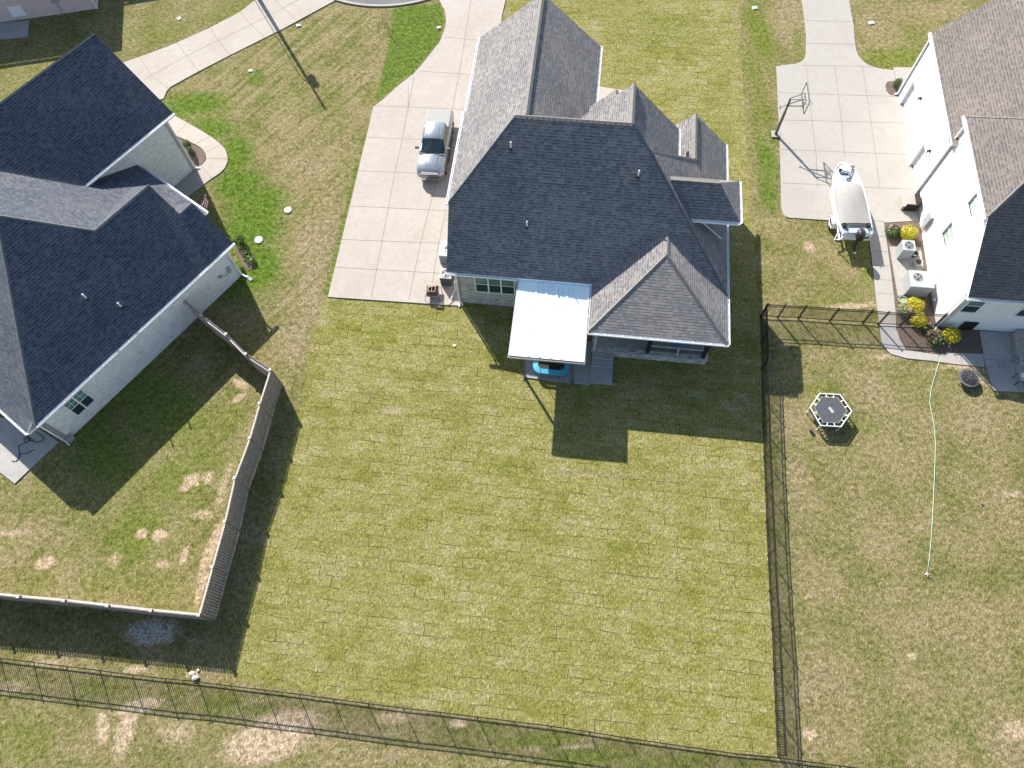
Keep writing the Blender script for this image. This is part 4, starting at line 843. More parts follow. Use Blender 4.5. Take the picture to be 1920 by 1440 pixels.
for s_ in (-1, 1):
    b = MB(); x0, x1 = s_*.893, s_*.735
    b.add([(x0, -1.0, 1.3), (x0, .1, 1.32), (x1, .1, 1.82), (x1, -.42, 1.80)], [(0, 1, 2, 3)]); b.add([(x0, .17, 1.32), (x0, 1.02, 1.33), (x1, .95, 1.82), (x1, .17, 1.82)], [(0, 1, 2, 3)]); b.build('side_window', ['windark'], tk)
    b = MB(); b.box((s_*.99 if s_ > 0 else -1.26, -.98, 1.33), (1.26 if s_ > 0 else s_*.99, -.84, 1.52)); b.build('mirror', ['greyd'], tk, bevel=.03)
    b = MB(); b.box((min(s_*.98, s_*1.13), -1.2, .38), (max(s_*.98, s_*1.13), 1.1, .46)); b.build('running_board', ['alud'], tk)
    b = MB(); b.box((min(s_*.96, s_*1.012), -1.3, .44), (max(s_*.96, s_*1.012), 1.4, .86)); b.build('lower_door_panel', ['brownside'], tk)
    b = MB(); b.add([(s_*.60, -2.735, .92), (s_*.93, -2.62, .92), (s_*.965, -2.40, 1.10), (s_*.70, -2.62, 1.10)], [(0, 1, 2, 3)]); b.add([(s_*.60, -2.80, .74), (s_*.93, -2.69, .74), (s_*.94, -2.64, .92), (s_*.60, -2.74, .92)], [(0, 1, 2, 3)]); b.build('headlight', ['light'], tk, fixn=True)
b = MB(); b.box((-.60, -2.86, .60), (.60, -2.70, 1.04)); b.build('grille', ['alud'], tk, bevel=.03)
b = MB(); b.bar((-.62, -2.875, 1.0), (.62, -2.875, 1.0), .05, .05); b.bar((-.62, -2.875, .70), (.62, -2.875, .70), .05, .05); b.build('grille_bar', ['chrome'], tk)
b = MB(); b.box((-.90, -1.34, 1.255), (.90, -1.24, 1.285)); b.build('wiper_cowl', ['black'], tk)
b = MB(); b.bar((-.56, -2.87, .82), (.56, -2.87, .82), .04, .05); b.add([(-.97, -2.62, .42), (-.55, -2.93, .42), (.55, -2.93, .42), (.97, -2.62, .42), (.97, -2.62, .62), (.55, -2.93, .62), (-.55, -2.93, .62), (-.97, -2.62, .62), (-.9, -2.5, .62), (.9, -2.5, .62)], [(0, 1, 6, 7), (1, 2, 5, 6), (2, 3, 4, 5), (7, 6, 5, 4, 9, 8)])
b.build('front_bumper', ['chrome'], tk)
b = MB(); b.box((-.95, 2.84, .5), (.95, 3.0, .68)); b.build('rear_bumper', ['chrome'], tk, bevel=.02)
b = MB(); b.box((-.86, 1.2, 1.33), (.86, 2.78, 1.385)); b.build('tonneau_cover', ['tonneau'], tk, bevel=.025)
b = MB(); b.bar((.33, -2.3, 1.205), (.42, -1.45, 1.29), .03, .02); b.bar((-.33, -2.3, 1.205), (-.42, -1.45, 1.29), .03, .02); b.build('hood_crease', ['truck'], tk)
b = MB()
for x in (-.5, -.25, .25, .5): b.bar((x, -.15, 1.965), (x, .95, 1.965), .03, .02)
b.build('roof_rib', ['truck'], tk)
for sx in (-1, 1):
    for y in (-1.75, 1.98):
        w_ = MB()
        def wheel_ring(x, r, n=22): return [(x, y+r*math.cos(2*math.pi*i/n), .40+r*math.sin(2*math.pi*i/n)) for i in range(n)]
        w_.loft([wheel_ring(sx*.78, .34), wheel_ring(sx*.79, .40), wheel_ring(sx*.985, .40), wheel_ring(sx*1.015, .355), wheel_ring(sx*1.01, .26)]); wh = w_.build('wheel', ['rubber'], tk, fixn=True)
        w_ = MB(); w_.loft([wheel_ring(sx*1.0, .25), wheel_ring(sx*1.018, .24), wheel_ring(sx*1.005, .1)]); w_.build('rim', ['alu'], wh, fixn=True)
        w_ = MB(); w_.loft([[(sx*.9, y+r*math.cos(t), .42+r*math.sin(t)) for t in np.linspace(-.1, math.pi+.1, 12)] for r in (.46,)]+[[(sx*1.006, y+.47*math.cos(t), .42+.47*math.sin(t)) for t in np.linspace(-.1, math.pi+.1, 12)]], caps=False); w_.build('wheel_arch', ['black'], tk)

# ------------------------------------------------------------------ boat and trailer
BX = Vector(W(1586, 375, .9)); AB = R(-4.0)
bt = thing('motor_boat', 'white fishing boat with canvas cover and black outboard motor', 'boat', (BX.x+.0, BX.y-.35, 0), AB)
def hull(y, w, zt, zk, flare=.82):
    return [(-w, y, zt), (-w*flare, y, zt-.32), (-w*.45, y, zk+.12), (0, y, zk), (w*.45, y, zk+.12), (w*flare, y, zt-.32), (w, y, zt)]
st_ = [(-2.75, 1.02, 1.38, .62), (-2.0, 1.05, 1.38, .60), (-.8, 1.07, 1.40, .58), (.4, 1.03, 1.43, .58), (1.2, .97, 1.46, .62), (1.9, .82, 1.49, .72), (2.45, .60, 1.52, .88), (2.8, .36, 1.54, 1.08), (2.98, .12, 1.55, 1.35)]
b = MB(); b.loft([hull(*s_) for s_ in st_]); b.build('hull', ['gel'], bt, smooth=False, fixn=True)
gw = MB(); 
for s_ in (-1, 1): gw.tube([(s_*w_, y, z+.01) for y, w_, z, k_ in st_], .05, 8)
gw.build('gunwale', ['gel'], bt, smooth=True)
b = MB(); b.poly([(-.46, 1.15, 1.50), (-.36, 1.75, 1.525), (-.22, 2.3, 1.555), (.22, 2.3, 1.555), (.36, 1.75, 1.525), (.46, 1.15, 1.50)][::-1]); b.build('casting_deck', ['geld'], bt)
b = MB(); b.box((-.16, 1.95, 1.56), (.16, 2.08, 1.575)); b.box((-.35, .78, 1.47), (.35, 1.1, 1.50)); b.build('hatch', ['black', 'geld'], bt)
cv = MB(); n = 31; rowsY = [(-2.05, .95, 1.50, 1.56), (-1.5, .97, 1.50, 1.66), (-.8, .98, 1.51, 1.80), (0.0, .96, 1.53, 1.92), (.6, .92, 1.55, 1.94), (1.05, .86, 1.54, 1.72)]
for i in range(len(rowsY)-1):
    pass
V_ = []; Fq = []
for y, w_, ze, zc in rowsY:
    for j in range(n):
        t = j/(n-1)*2-1; z = ze+(zc-ze)*max(0, 1-abs(t)**2.2)+.018*math.sin(j*2.1+y*.5)*(1 if j < 7 else .3)+.03*math.exp(-((t*.86+.15*y+.25)/.05)**2); V_.append((w_*t, y+(.16*(1-t*t) if y > .9 else 0), z))
for i in range(len(rowsY)-1):
    for j in range(n-1): Fq.append((i*n+j, i*n+j+1, (i+1)*n+j+1, (i+1)*n+j))
cv.add(V_, Fq); 
side = []
for s_ in (0, n-1):
    for i in range(len(rowsY)-1):
        a, c = V_[i*n+s_], V_[(i+1)*n+s_]; cv.add([a, c, (c[0]*1.02, c[1], 1.42), (a[0]*1.02, a[1], 1.42)], [(0, 1, 2, 3)])
fr_ = [V_[(len(rowsY)-1)*n+j] for j in range(n)]; cv.add(fr_+[(p[0], p[1]+.08, 1.44) for p in fr_], [(j, j+1, j+1+n, j+n) for j in range(n-1)])
cvo = cv.build('canvas_cover', ['canvas'], bt, smooth=True, fixn=True)
b = MB(); b.box((-.86, -2.72, 1.385), (.86, -2.1, 1.41)); b.build('stern_deck', ['geld'], bt)
b = MB(); b.bar((-.75, -2.18, 1.50), (.85, -2.18, 1.50), .06, .05); b.build('stern_rail', ['alud'], bt)
for s_ in (-1, 1):
    b = MB(); b.box((s_*.78-.13, -2.32, 1.40), (s_*.78+.13, -2.08, 1.62)); b.bar((s_*.72, -2.3, 1.55), (s_*.68, -2.62, 1.6), .05, .05); b.build('seat_bracket', ['black'], bt)
b = MB(); 
def oring(y0, z, rx, ry, n=14): return [(.12+rx*math.cos(2*math.pi*i/n), y0+ry*math.sin(2*math.pi*i/n), z) for i in range(n)]
b.loft([oring(-3.02, 1.25, .20, .30), oring(-3.02, 1.40, .27, .38), oring(-3.02, 1.65, .29, .40), oring(-2.98, 1.83, .24, .33), oring(-2.96, 1.90, .12, .18)])
om = b.build('outboard_motor', ['black'], bt, smooth=True, fixn=True)
b = MB(); b.bar((.10, -3.0, 1.3), (.06, -3.25, .55), .16, .22); b.bar((.06, -3.2, .6), (.02, -3.62, .52), .10, .10); b.build('lower_unit', ['black'], om)
b = MB(); b.lathe([(.04, -.02), (.13, 0), (.04, .03)], (.02, -3.66, .52), 8); b.build('propeller', ['alu'], om)
b = MB(); b.tube([(-.12, -2.82, 1.70), (.02, -2.98, 1.78), (.22, -3.25, 1.73)], .03, 6); b.build('cowl_stripe', ['white'], om)
b = MB(); b.tube([(-.30, 2.28, 1.62), (.30, 2.02, 1.66)], .028, 6); b.lathe([(.10, 0), (.12, .1), (.07, .2)], (-.38, 2.25, 1.58), 10); b.tube([(.15, 1.6, 1.60), (.48, 2.52, 1.68)], [.03, .06], 8); b.bar((.36, 2.62, 1.68), (.62, 2.5, 1.68), .06, .05); b.bar((-.05, 1.55, 1.58), (.16, 1.6, 1.62), .08, .05); b.tube([(-.38, 2.3, 1.7), (-.66, 2.5, 1.72)], .02, 5); b.tube([(-.2, 2.4, 1.6), (-.15, 2.75, 1.7)], .018, 5)
b.build('trolling_motor', ['black'], bt)
tr = thing('boat_trailer', 'white boat trailer with fenders under the fishing boat', 'trailer', (BX.x, BX.y-.35, 0), AB)
b = MB()
for s_ in (-1, 1): b.bar((s_*.75, -2.6, .45), (s_*.75, 1.4, .45), .08, .12); b.bar((s_*.75, 1.4, .45), (0, 2.9, .45), .08, .12); b.bar((s_*.55, -2.5, .56), (s_*.55, 1.0, .56), .14, .06)
for y in (-2.5, -1.2, .6): b.bar((-1.0 if y == -1.2 else -.75, y, .43), (1.0 if y == -1.2 else .75, y, .43), .08, .08)
b.bar((0, 2.6, .5), (0, 2.75, .95), .08); b.build('frame', ['white'], tr)
for s_ in (-1, 1):
    b = MB(); xo, xi = s_*1.22, s_*.98
    P = [(y, .42+.42*math.sin(t), t) for t, y in [(t, -1.2+.52*math.cos(t)) for t in np.linspace(.15, math.pi-.15, 9)]]
    b.loft([[(xi, y, z) for y, z, t in P], [(xo, y, z) for y, z, t in P]], caps=False); b.build('fender', ['white'], tr)
    b = MB(); b.loft([[(s_*1.0, -1.2+r*math.cos(t), .33+r*math.sin(t)) for t in np.linspace(0, 2*math.pi, 18, endpoint=False)] for r in (.33,)]+[[(s_*1.18, -1.2+r*math.cos(t), .33+r*math.sin(t)) for t in np.linspace(0, 2*math.pi, 18, endpoint=False)] for r in (.33, .16)]); wh = b.build('wheel', ['rubber'], tr, fixn=True)
    b = MB(); b.loft([[(s_*1.185, -1.2+r*math.cos(t), .33+r*math.sin(t)) for t in np.linspace(0, 2*math.pi, 14, endpoint=False)] for r in (.17, .05)]); b.build('rim', ['white'], wh, fixn=True)
    b = MB(); b.bar((s_*1.12, -2.65, .5), (s_*1.12, -2.55, 1.3), .06, .08); b.bar((s_*.75, -2.6, .47), (s_*1.14, -2.6, .5), .06); b.build('guide_post', ['white'], tr)

# ------------------------------------------------------------------ basketball hoop
hb = Vector(W(1454, 252)); rim = Vector(W(1518, 193, 3.05)); dxy = Vector((rim.x-hb.x, rim.y-hb.y, 0)); ah = math.atan2(dxy.y, dxy.x)
dl = dxy.length
hp = thing('basketball_hoop', 'dark basketball hoop on a tall pole at the edge of the boat driveway', 'basketball hoop', (hb.x, hb.y, 0), ah)
b = MB(); b.box((-.3, -.3, 0), (.3, .3, .07)); b.build('base_plate', ['conc_right'], hp)
b = MB(); b.box((-.075, -.075, .07), (.075, .075, 2.2)); b.box((-.06, -.06, 2.2), (.06, .06, 3.38)); b.box((-.1, -.1, .07), (.1, .1, .12)); b.build('pole', ['alud'], hp)
xb = max(dl-.42, .9)
b = MB()
for s_ in (-1, 1):
    b.bar((0, s_*.07, 3.36), (xb-.05, s_*.3, 3.62), .05); b.bar((0, s_*.07, 2.80), (xb-.05, s_*.3, 3.05), .06)
b.bar((xb-.06, -.35, 3.05), (xb-.06, .35, 3.05), .05); b.bar((xb-.06, -.35, 3.62), (xb-.06, .35, 3.62), .05); b.bar((-.45, 0, 2.55), (0, 0, 2.95), .05); b.bar((-.45, -.12, 2.5), (-.45, .12, 2.6), .05)
b.build('arm', ['alud'], hp)
b = MB(); z0, z1 = 2.92, 3.98
for s_ in (-1, 1): b.bar((xb, s_*.91, z0), (xb, s_*.91, z1), .05)
b.bar((xb, -.91, z0), (xb, .91, z0), .06); b.bar((xb, -.91, z1), (xb, .91, z1), .05); b.bar((xb, -.3, 3.08), (xb, .3, 3.08), .03); b.bar((xb, -.3, 3.5), (xb, .3, 3.5), .03); b.bar((xb, -.3, 3.08), (xb, -.3, 3.5), .03); b.bar((xb, .3, 3.08), (xb, .3, 3.5), .03)
bf = b.build('backboard_frame', ['alud'], hp)
m, N, L, bb_ = mk('clear_backboard'); bb_.inputs['Base Color'].default_value = (.8, .85, .86, 1); bb_.inputs['Alpha'].default_value = .05; bb_.inputs['Roughness'].default_value = .1; MT['clear'] = m
b = MB(); b.box((xb-.006, -.9, z0+.02), (xb+.006, .9, z1-.02)); b.build('backboard', ['clear'], hp)
b = MB(); b.tube([(xb+.38+.23*math.cos(t), .23*math.sin(t), 3.05) for t in np.linspace(0, 2*math.pi, 24, endpoint=False)], .012, 6, closed=True); b.bar((xb, 0, 3.05), (xb+.16, 0, 3.05), .1, .03); b.build('rim', ['alud'], hp)
b = MB()
for i in range(12):
    t = 2*math.pi*i/12; t2 = t+2*math.pi/12
    for q in (t, t2+0): pass
    b.bar((xb+.38+.22*math.cos(t), .22*math.sin(t), 3.04), (xb+.38+.13*math.cos(t2), .13*math.sin(t2), 2.65), .008); b.bar((xb+.38+.22*math.cos(t2), .22*math.sin(t2), 3.04), (xb+.38+.13*math.cos(t), .13*math.sin(t), 2.65), .008)
b.build('net', ['white'], hp)

# ------------------------------------------------------------------ hexagonal trampoline, fire pit, hose
tp = [W(x, y, .72) for x, y in ((1537, 738), (1575, 740), (1597, 771), (1577, 800), (1539, 798), (1519, 764))]
cx, cy = sum(p[0] for p in tp)/6, sum(p[1] for p in tp)/6
tm = thing('trampoline', 'black six-sided trampoline with white frame on the dry lawn', 'trampoline', (cx, cy, 0))
hx = [(p[0]-cx, p[1]-cy, .72) for p in tp]
b = MB(); b.tube(hx, .034, 8, closed=True); b.build('frame', ['gel'], tm)
b = MB(); b.poly([(x*.76, y*.76, .70) for x, y, z in hx][::-1]); b.build('jumping_mat', ['mat'], tm, fixn=True)
for i in range(6):
    p, q = Vector(hx[i]), Vector(hx[(i+1) % 6]); b = MB()
    for k in range(5):
        a = p.lerp(q, (k+.5)/5); b.bar(a, (a.x*.77, a.y*.77, .70), .05, .015, k % 2)
    b.bar(p.lerp(q, .04)*1.0-Vector((0, 0, .03)), p.lerp(q, .96)-Vector((0, 0, .03)), .03, .02); b.build('spring_row', ['black', 'gel'], tm)
b = MB(); b.tube([(x*.78, y*.78, .715) for x, y, z in hx], .016, 6, closed=True); b.build('mat_edge', ['grey'], tm)
b = MB(); pts_ = [(x*.99, y*.99, .66) for x, y, z in hx]; pb = [(x*.99, y*.99, .45) for x, y, z in hx]; b.add(pts_+pb, [(i, (i+1) % 6, (i+1) % 6+6, i+6) for i in range(6)]); b.build('skirt', ['alud'], tm)
for i in range(6):
    b = MB(); x, y, z = hx[i]; b.tube([(x, y, .7), (x, y, .02), (x*.93, y*.93, .02)], .022, 6); b.build('leg', ['gel'], tm)
b = MB(); b.box((-.08, -.2, .703), (.10, .2, .725)); o = b.build('badge', ['grey'], tm); o.rotation_euler[2] = R(25); o.location = (.02, -.02, 0)
b = MB(); x, y, z = hx[4]; b.lathe([(.1, 0), (.11, .2), (.06, .2)], (x-.35, y-.02, 0), 10); b.build('foot_step', ['alud'], tm)

fp2 = W(1812, 712, .1); fr2 = thing('fire_pit', 'round black fire pit with mesh dome lid on the lawn by the patio', 'fire pit', (fp2[0], fp2[1], 0))
b = MB(); b.lathe([(.12, .16), (.46, .20), (.50, .36), (.62, .38), (.62, .41), (.48, .41), (.45, .30), (.2, .22)], n=26); b.build('bowl', ['greyd'], fr2)
b = MB()
for k in range(10):
    a = k*math.pi/5; b.tube([(.45*math.cos(a)*math.cos(t), .45*math.sin(a)*math.cos(t), .41+.26*math.sin(t)) for t in np.linspace(0, math.pi/2, 6)], .010, 5)
for t in (.1, .5, .9, 1.2): b.tube([(.45*math.cos(t)*math.cos(a), .45*math.cos(t)*math.sin(a), .41+.26*math.sin(t)) for a in np.linspace(0, 2*math.pi, 20, endpoint=False)], .012, 5, closed=True)
b.tube([(-.06, 0, .68), (0, 0, .74), (.06, 0, .68)], .012, 5); b.build('mesh_lid', ['alud'], fr2)
b = MB(); b.lathe([(.46, .395), (.44, .40)], n=20); b.build('ash_bed', ['black'], fr2)
for k in range(4):
    a = k*math.pi/2+.5; b = MB(); b.tube([(.4*math.cos(a), .4*math.sin(a), .25), (.58*math.cos(a), .58*math.sin(a), 0)], .02, 6); b.build('leg', ['black'], fr2)
hs = [(1768, 664), (1763, 672), (1757, 692), (1750, 714), (1745, 736), (1743, 754), (1747, 775), (1751, 795), (1754, 830), (1753, 870), (1751, 920), (1749, 960), (1746, 1010), (1742, 1050), (1739, 1073)]
b = MB(); b.tube([W(x, y, .02) for x, y in hs], .014, 6); tag(b.build('garden_hose', ['hose'], smooth=True), 'pale green garden hose snaking down the dry right lawn', 'hose')
sp = thing('sprinkler', 'tiny white lawn sprinkler at the lower end of the green hose', 'sprinkler', W(1738, 1077))
b = MB(); b.bar((-.13, 0, .03), (.13, 0, .03), .03); b.bar((0, -.13, .033), (0, .13, .033), .03); b.lathe([(.03, .03), (.03, .13), (.02, .15)], n=8); b.build('base', ['white'], sp)
b = MB(); b.bar((-.11, .02, .15), (.11, -.02, .15), .02); b.build('spray_arm', ['grey'], sp)
# black hose on the left patio
def px3(x, y): return (x/7.2, 720+y/7.2)
hh = [px3(*p) for p in ((465, 640), (540, 680), (590, 735), (570, 770), (500, 783), (440, 770), (380, 745), (330, 735), (340, 790), (400, 770), (440, 750), (400, 730), (350, 715), (380, 708), (405, 740), (350, 790), (270, 830), (250, 860), (265, 930), (240, 1010), (205, 1045), (160, 1035))]
def smooth_pts(P, n=4):
    out = []
    for i in range(len(P)-1):
        p0, p1, p2, p3 = P[max(i-1, 0)], P[i], P[i+1], P[min(i+2, len(P)-1)]
        for k in range(n):
            t = k/n; out.append(tuple(.5*((2*p1[j])+(-p0[j]+p2[j])*t+(2*p0[j]-5*p1[j]+4*p2[j]-p3[j])*t*t+(-p0[j]+3*p1[j]-3*p2[j]+p3[j])*t**3) for j in range(2)))
    return out+[P[-1]]
b = MB(); b.tube([W(x, y, .06+.02*math.sin(i)) for i, (x, y) in enumerate(smooth_pts(hh))], .022, 6)
h2_ = [px3(*p) for p in ((240, 1010), (275, 945), (330, 935), (400, 915), (460, 880))]; b.tube([W(x, y, .07) for x, y in smooth_pts(h2_)], .02, 6)
tag(b.build('garden_hose', ['black'], smooth=True), 'tangled black hose on the shaded concrete patio at the left edge', 'hose')

# ------------------------------------------------------------------ fences
def wood_fence():
    t = thing('wood_fence', 'grey shadowbox wooden privacy fence around the left back yard', 'fence', (0, 0, 0))
    P = [(341.7, 560), (378, 591.7), (424, 626.7), (461, 664), (506.7, 693.5), (486.7, 756.7), (468, 821.7), (440, 896.7), (421.7, 978), (398, 1063), (373, 1153), (283, 1144.5), (201.7, 1135.5), (120, 1126), (35, 1118.5), (-50, 1110), (-140, 1101)]
    Z = 2.19; Wp = [Vector(W(x, y, Z)) for x, y in P]
    for i, p in enumerate(Wp):
        b = MB(); b.box((p.x-.06, p.y-.06, -.1), (p.x+.06, p.y+.06, Z+.06)); o = b.build('post', ['treated'], t)
        c = MB(); c.box((p.x-.085, p.y-.085, Z+.06), (p.x+.085, p.y+.085, Z+.09)); c.build('post_cap', ['gel' if False else 'woodcap'], o)
    for p, q in zip(Wp, Wp[1:]):
        d = (q-p).normalized(); n = Vector((-d.y, d.x, 0))       # left side of walking direction
        L_ = (q-p).length; b = MB(); k = int(L_/.148)
        def board(c, w_, off, zt):
            a0, a1 = c-d*w_/2+n*off, c+d*w_/2+n*off; P4 = [a0-n*.01, a1-n*.01, a1+n*.01, a0+n*.01]
            b.add([(v.x, v.y, .02) for v in P4]+[(v.x, v.y, zt) for v in P4], [(3, 2, 1, 0), (4, 5, 6, 7), (0, 1, 5, 4), (1, 2, 6, 5), (2, 3, 7, 6), (3, 0, 4, 7)], 0)
        for i in range(k):
            c = p.lerp(q, (i+.5)/k); hj = random.uniform(-.012, .012)
            board(c, L_/k-.006, -.028, Z-.20+hj)                       # close boards behind the rails
            board(c, .098, .045, Z+hj*.5)                               # taller spaced boards in front
        b.build('panel', ['wood'], t)
        r_ = MB()
        for z in (.3, 1.15): r_.bar((p.x, p.y, z), (q.x, q.y, z), .036, .09)
        r_.bar((p.x-n.x*.045, p.y-n.y*.045, Z-.165), (q.x-n.x*.045, q.y-n.y*.045, Z-.165), .11, .035, 1); r_.build('rail', ['treated', 'woodcap'], t)
wood_fence()
def iron_fence(name, label, posts, Z=1.53, gates=(), sp=.115, extra=None, pw=.05):
    t = thing(name, label, 'fence', (0, 0, 0))
    P = [Vector(p) for p in posts]
    for p in P:
        b = MB(); b.box((p.x-pw/2, p.y-pw/2, -.1), (p.x+pw/2, p.y+pw/2, Z+.05)); b.box((p.x-pw*.65, p.y-pw*.65, Z+.05), (p.x+pw*.65, p.y+pw*.65, Z+.07)); b.build('post', ['metalblack'], t)
    for i, (p, q) in enumerate(zip(P, P[1:])):
        b = MB(); L_ = (q-p).length; k = max(2, int(L_/sp))
        for z in (.14, Z-.22, Z-.02): b.bar((p.x, p.y, z), (q.x, q.y, z), .04, .035)
        for j in range(1, k):
            c = p.lerp(q, j/k); b.box((c.x-.012, c.y-.012, .06), (c.x+.012, c.y+.012, Z-.025))
        nm = 'gate' if i in gates else 'panel'; b.build(nm, ['metalblack'], t)
    return t
side = [(1425, 594.2), (1426.5, 643), (1427.5, 693), (1428.3, 744.4), (1430, 801), (1431.5, 858), (1434, 917), (1436, 978), (1438.9, 1041), (1442, 1108), (1446.7, 1179), (1449.5, 1254), (1453, 1333), (1456.9, 1414)]
iron_fence('metal_fence', 'black metal fence running down between the sod yard and the dry right yard', [W(*p) for p in side])
front = [(1425, 594.2), (1458, 595.8), (1496.7, 597.2), (1555.8, 601.7), (1617.5, 605.2), (1646.7, 608.5), (1687, 610.5), (1752, 612)]
fw_ = [W(*p) for p in front]; fw_[0] = (fw_[0][0]+.09, fw_[0][1]+.01, 0)
iron_fence('metal_fence', 'short black metal fence with gate reaching from the lawn to the white house', fw_, gates=(4,), pw=.08)
rt = [(27, 1238), (92, 1246), (157, 1254), (220, 1262), (284, 1270), (348, 1276), (412, 1284), (478, 1292), (544, 1300), (610, 1309), (678, 1318), (747, 1327), (818, 1335), (890, 1344), (963, 1353), (1034, 1362), (1108, 1373), (1182, 1385), (1257, 1396), (1334, 1407), (1396, 1416), (1457, 1421)]
rp = [W(x, y, 1.53) for x, y in rt]; d0 = Vector(rp[0])-Vector(rp[4]); d0 = d0/4; d1 = (Vector(rp[-1])-Vector(rp[-5]))/4
rp = [tuple(Vector(rp[0])+d0*k) for k in (3, 2, 1)]+rp+[tuple(Vector(rp[-1])+d1*k) for k in (1, 2, 3, 4)]
iron_fence('metal_fence', 'long black metal fence across the bottom of the photo behind the sod yard', rp)

# ------------------------------------------------------------------ shrubs and pots
def leafball(b, c, rx, ry, rz, n, size, mat=0, bottom=.15):
    for _ in range(n):
        while True:
            v = Vector((random.gauss(0, 1), random.gauss(0, 1), random.gauss(0, 1)))
            if v.length > .1: break
        v.normalize(); k = random.uniform(.55, 1.0)**.5*(1+.12*math.sin(v.x*7+c[0])*math.cos(v.y*6))
        p = Vector((c[0]+v.x*rx*k, c[1]+v.y*ry*k, max(.03, c[2]+v.z*rz*k)))
        d = Vector((random.gauss(0, 1), random.gauss(0, 1), random.gauss(.3, .7))).normalized(); e = d.cross(v+Vector((.01, .02, .03))).normalized(); s = size*random.uniform(.6, 1.3)
        b.add([tuple(p-e*s*.4), tuple(p+d*s*.5), tuple(p+e*s*.4), tuple(p+d*s*1.1+e*s*.05)], [(0, 1, 2), (1, 3, 2)], mat)
def shrub(label, px, py, r, h, mats, cat='shrub', name='shrub', group=None, flowers=0, n=900):
    x, y, _ = W(px, py, h*.5); t = thing(name, label, cat, (x, y, 0), random.uniform(0, 6), group)
    b = MB(); 
    for k in range(5):
        a = k*1.256; b.tube([(0, 0, 0), (r*.3*math.cos(a), r*.3*math.sin(a), h*.4), (r*.6*math.cos(a+.3), r*.6*math.sin(a+.3), h*.75)], [.02, .014, .006], 5)
    b.build('stem', ['treated'], t)
    b = MB(); leafball(b, (0, 0, h*.5), r, r*.92, h*.52, n, .085)
    for k in range(4):
        a = random.uniform(0, 6.28); leafball(b, (r*.5*math.cos(a), r*.5*math.sin(a), h*.55), r*.5, r*.5, h*.42, n//4, .085)
    b.build('foliage', [mats], t)
    if flowers:
        b = MB()
        for k in range(flowers):
            a = random.uniform(0, 6.28); q = r*math.sqrt(random.random())*.9; leafball(b, (q*math.cos(a), q*math.sin(a), h*(1.02-.35*(q/r)**2)), .07, .07, .05, 22, .045)
        b.build('blossoms', ['pink'], t)
    return t
gy_ = 'golden shrubs in the bed by the white house'
shrub('golden yellow shrub above the two air conditioners at the white wall', 1703, 436, .62, .8, 'yellow', group=gy_)
shrub('golden yellow shrub right below the boxy air conditioner', 1716, 572, .58, .8, 'yellow', group=gy_)
shrub('golden yellow shrub behind the fence bars near the gate', 1722, 601, .55, .7, 'yellow', group=gy_)
shrub('golden yellow shrub at the house corner past the fence end', 1783, 629, .60, .8, 'yellow', group=gy_)
gp_ = 'pink flowering bushes in the bed by the white house'
shrub('leafy bush with dull pink blooms beside the walk above the air conditioners', 1673, 434, .55, .6, 'leaf', flowers=8, group=gp_, n=600)
shrub('pink blooming bush between the grey pot and the metal gate', 1698, 581, .55, .6, 'palegreen', flowers=22, group=gp_, n=500)
shrub('pink and white flowering bush just below the metal fence at the bed corner', 1753, 634, .62, .6, 'leaf', flowers=26, group=gp_, n=600)
shrub('sparse pink bush under the fence end beside the house wall', 1738, 614, .42, .45, 'leaf', flowers=10, group=gp_, n=300)
shrub('small dark evergreen in the mulch by the left house walkway', 351, 272, .28, .9, 'leaf', n=300)
shrub('second slim evergreen in the mulch nearer the left house wall', 358, 284, .22, .8, 'leaf', n=240)
shrub('dark plant in the brown mulch patch at the right end of the left house', 463, 478, .35, .45, 'leaf', n=350)
shrub('round dark bush at the roof corner of the left house', 449, 452, .42, .7, 'leaf', n=400)
shrub('pale variegated bush in the mulch patch below the roof corner of the left house', 468, 487, .36, .4, 'palegreen', n=260)
shrub('tiny dark conifer in the oval mulch bed beside the garage', 1683, 156, .3, .9, 'leaf', n=300)
paving('corner_mulch', [(441, 466), (452, 462), (470, 478), (480, 492), (478, 502), (466, 508), (455, 500)], .012, ['mulch', 'mulch'])
def pot(label, px, py, r, h, mat, inner):
    t = thing('plant_pot', label, 'pot', W(px, py))
    b = MB(); b.lathe([(r*.65, .0), (r, h), (r*1.06, h), (r*1.06, h+.03), (r*.9, h+.03), (r*.88, h-.06)], n=20); b.build('pot', [mat], t)
    b = MB(); b.lathe([(r*.86, h-.07), (r*.84, h-.055)], n=16); b.build('soil', [inner], t)
pot('white round pot with brown soil between the two air conditioners', 1717, 497, .26, .38, 'pot', 'mulch')
pot('grey glazed pot left of the golden shrub below the boxy air conditioner', 1688, 567, .27, .35, 'grey', 'palegreen')
b = MB()
for k in range(5): b.tube([(math.cos(t)*(.17+.02*k)+.0, math.sin(t)*(.15+.02*k), .04+.045*k) for t in np.linspace(0, 2*math.pi, 20, endpoint=False)], .024, 5, closed=True)
o = b.build('hose_coil', ['black'], smooth=True); o.location = W(1712, 479); tag(o, 'coil of black hose behind the tall white air conditioner', 'hose')

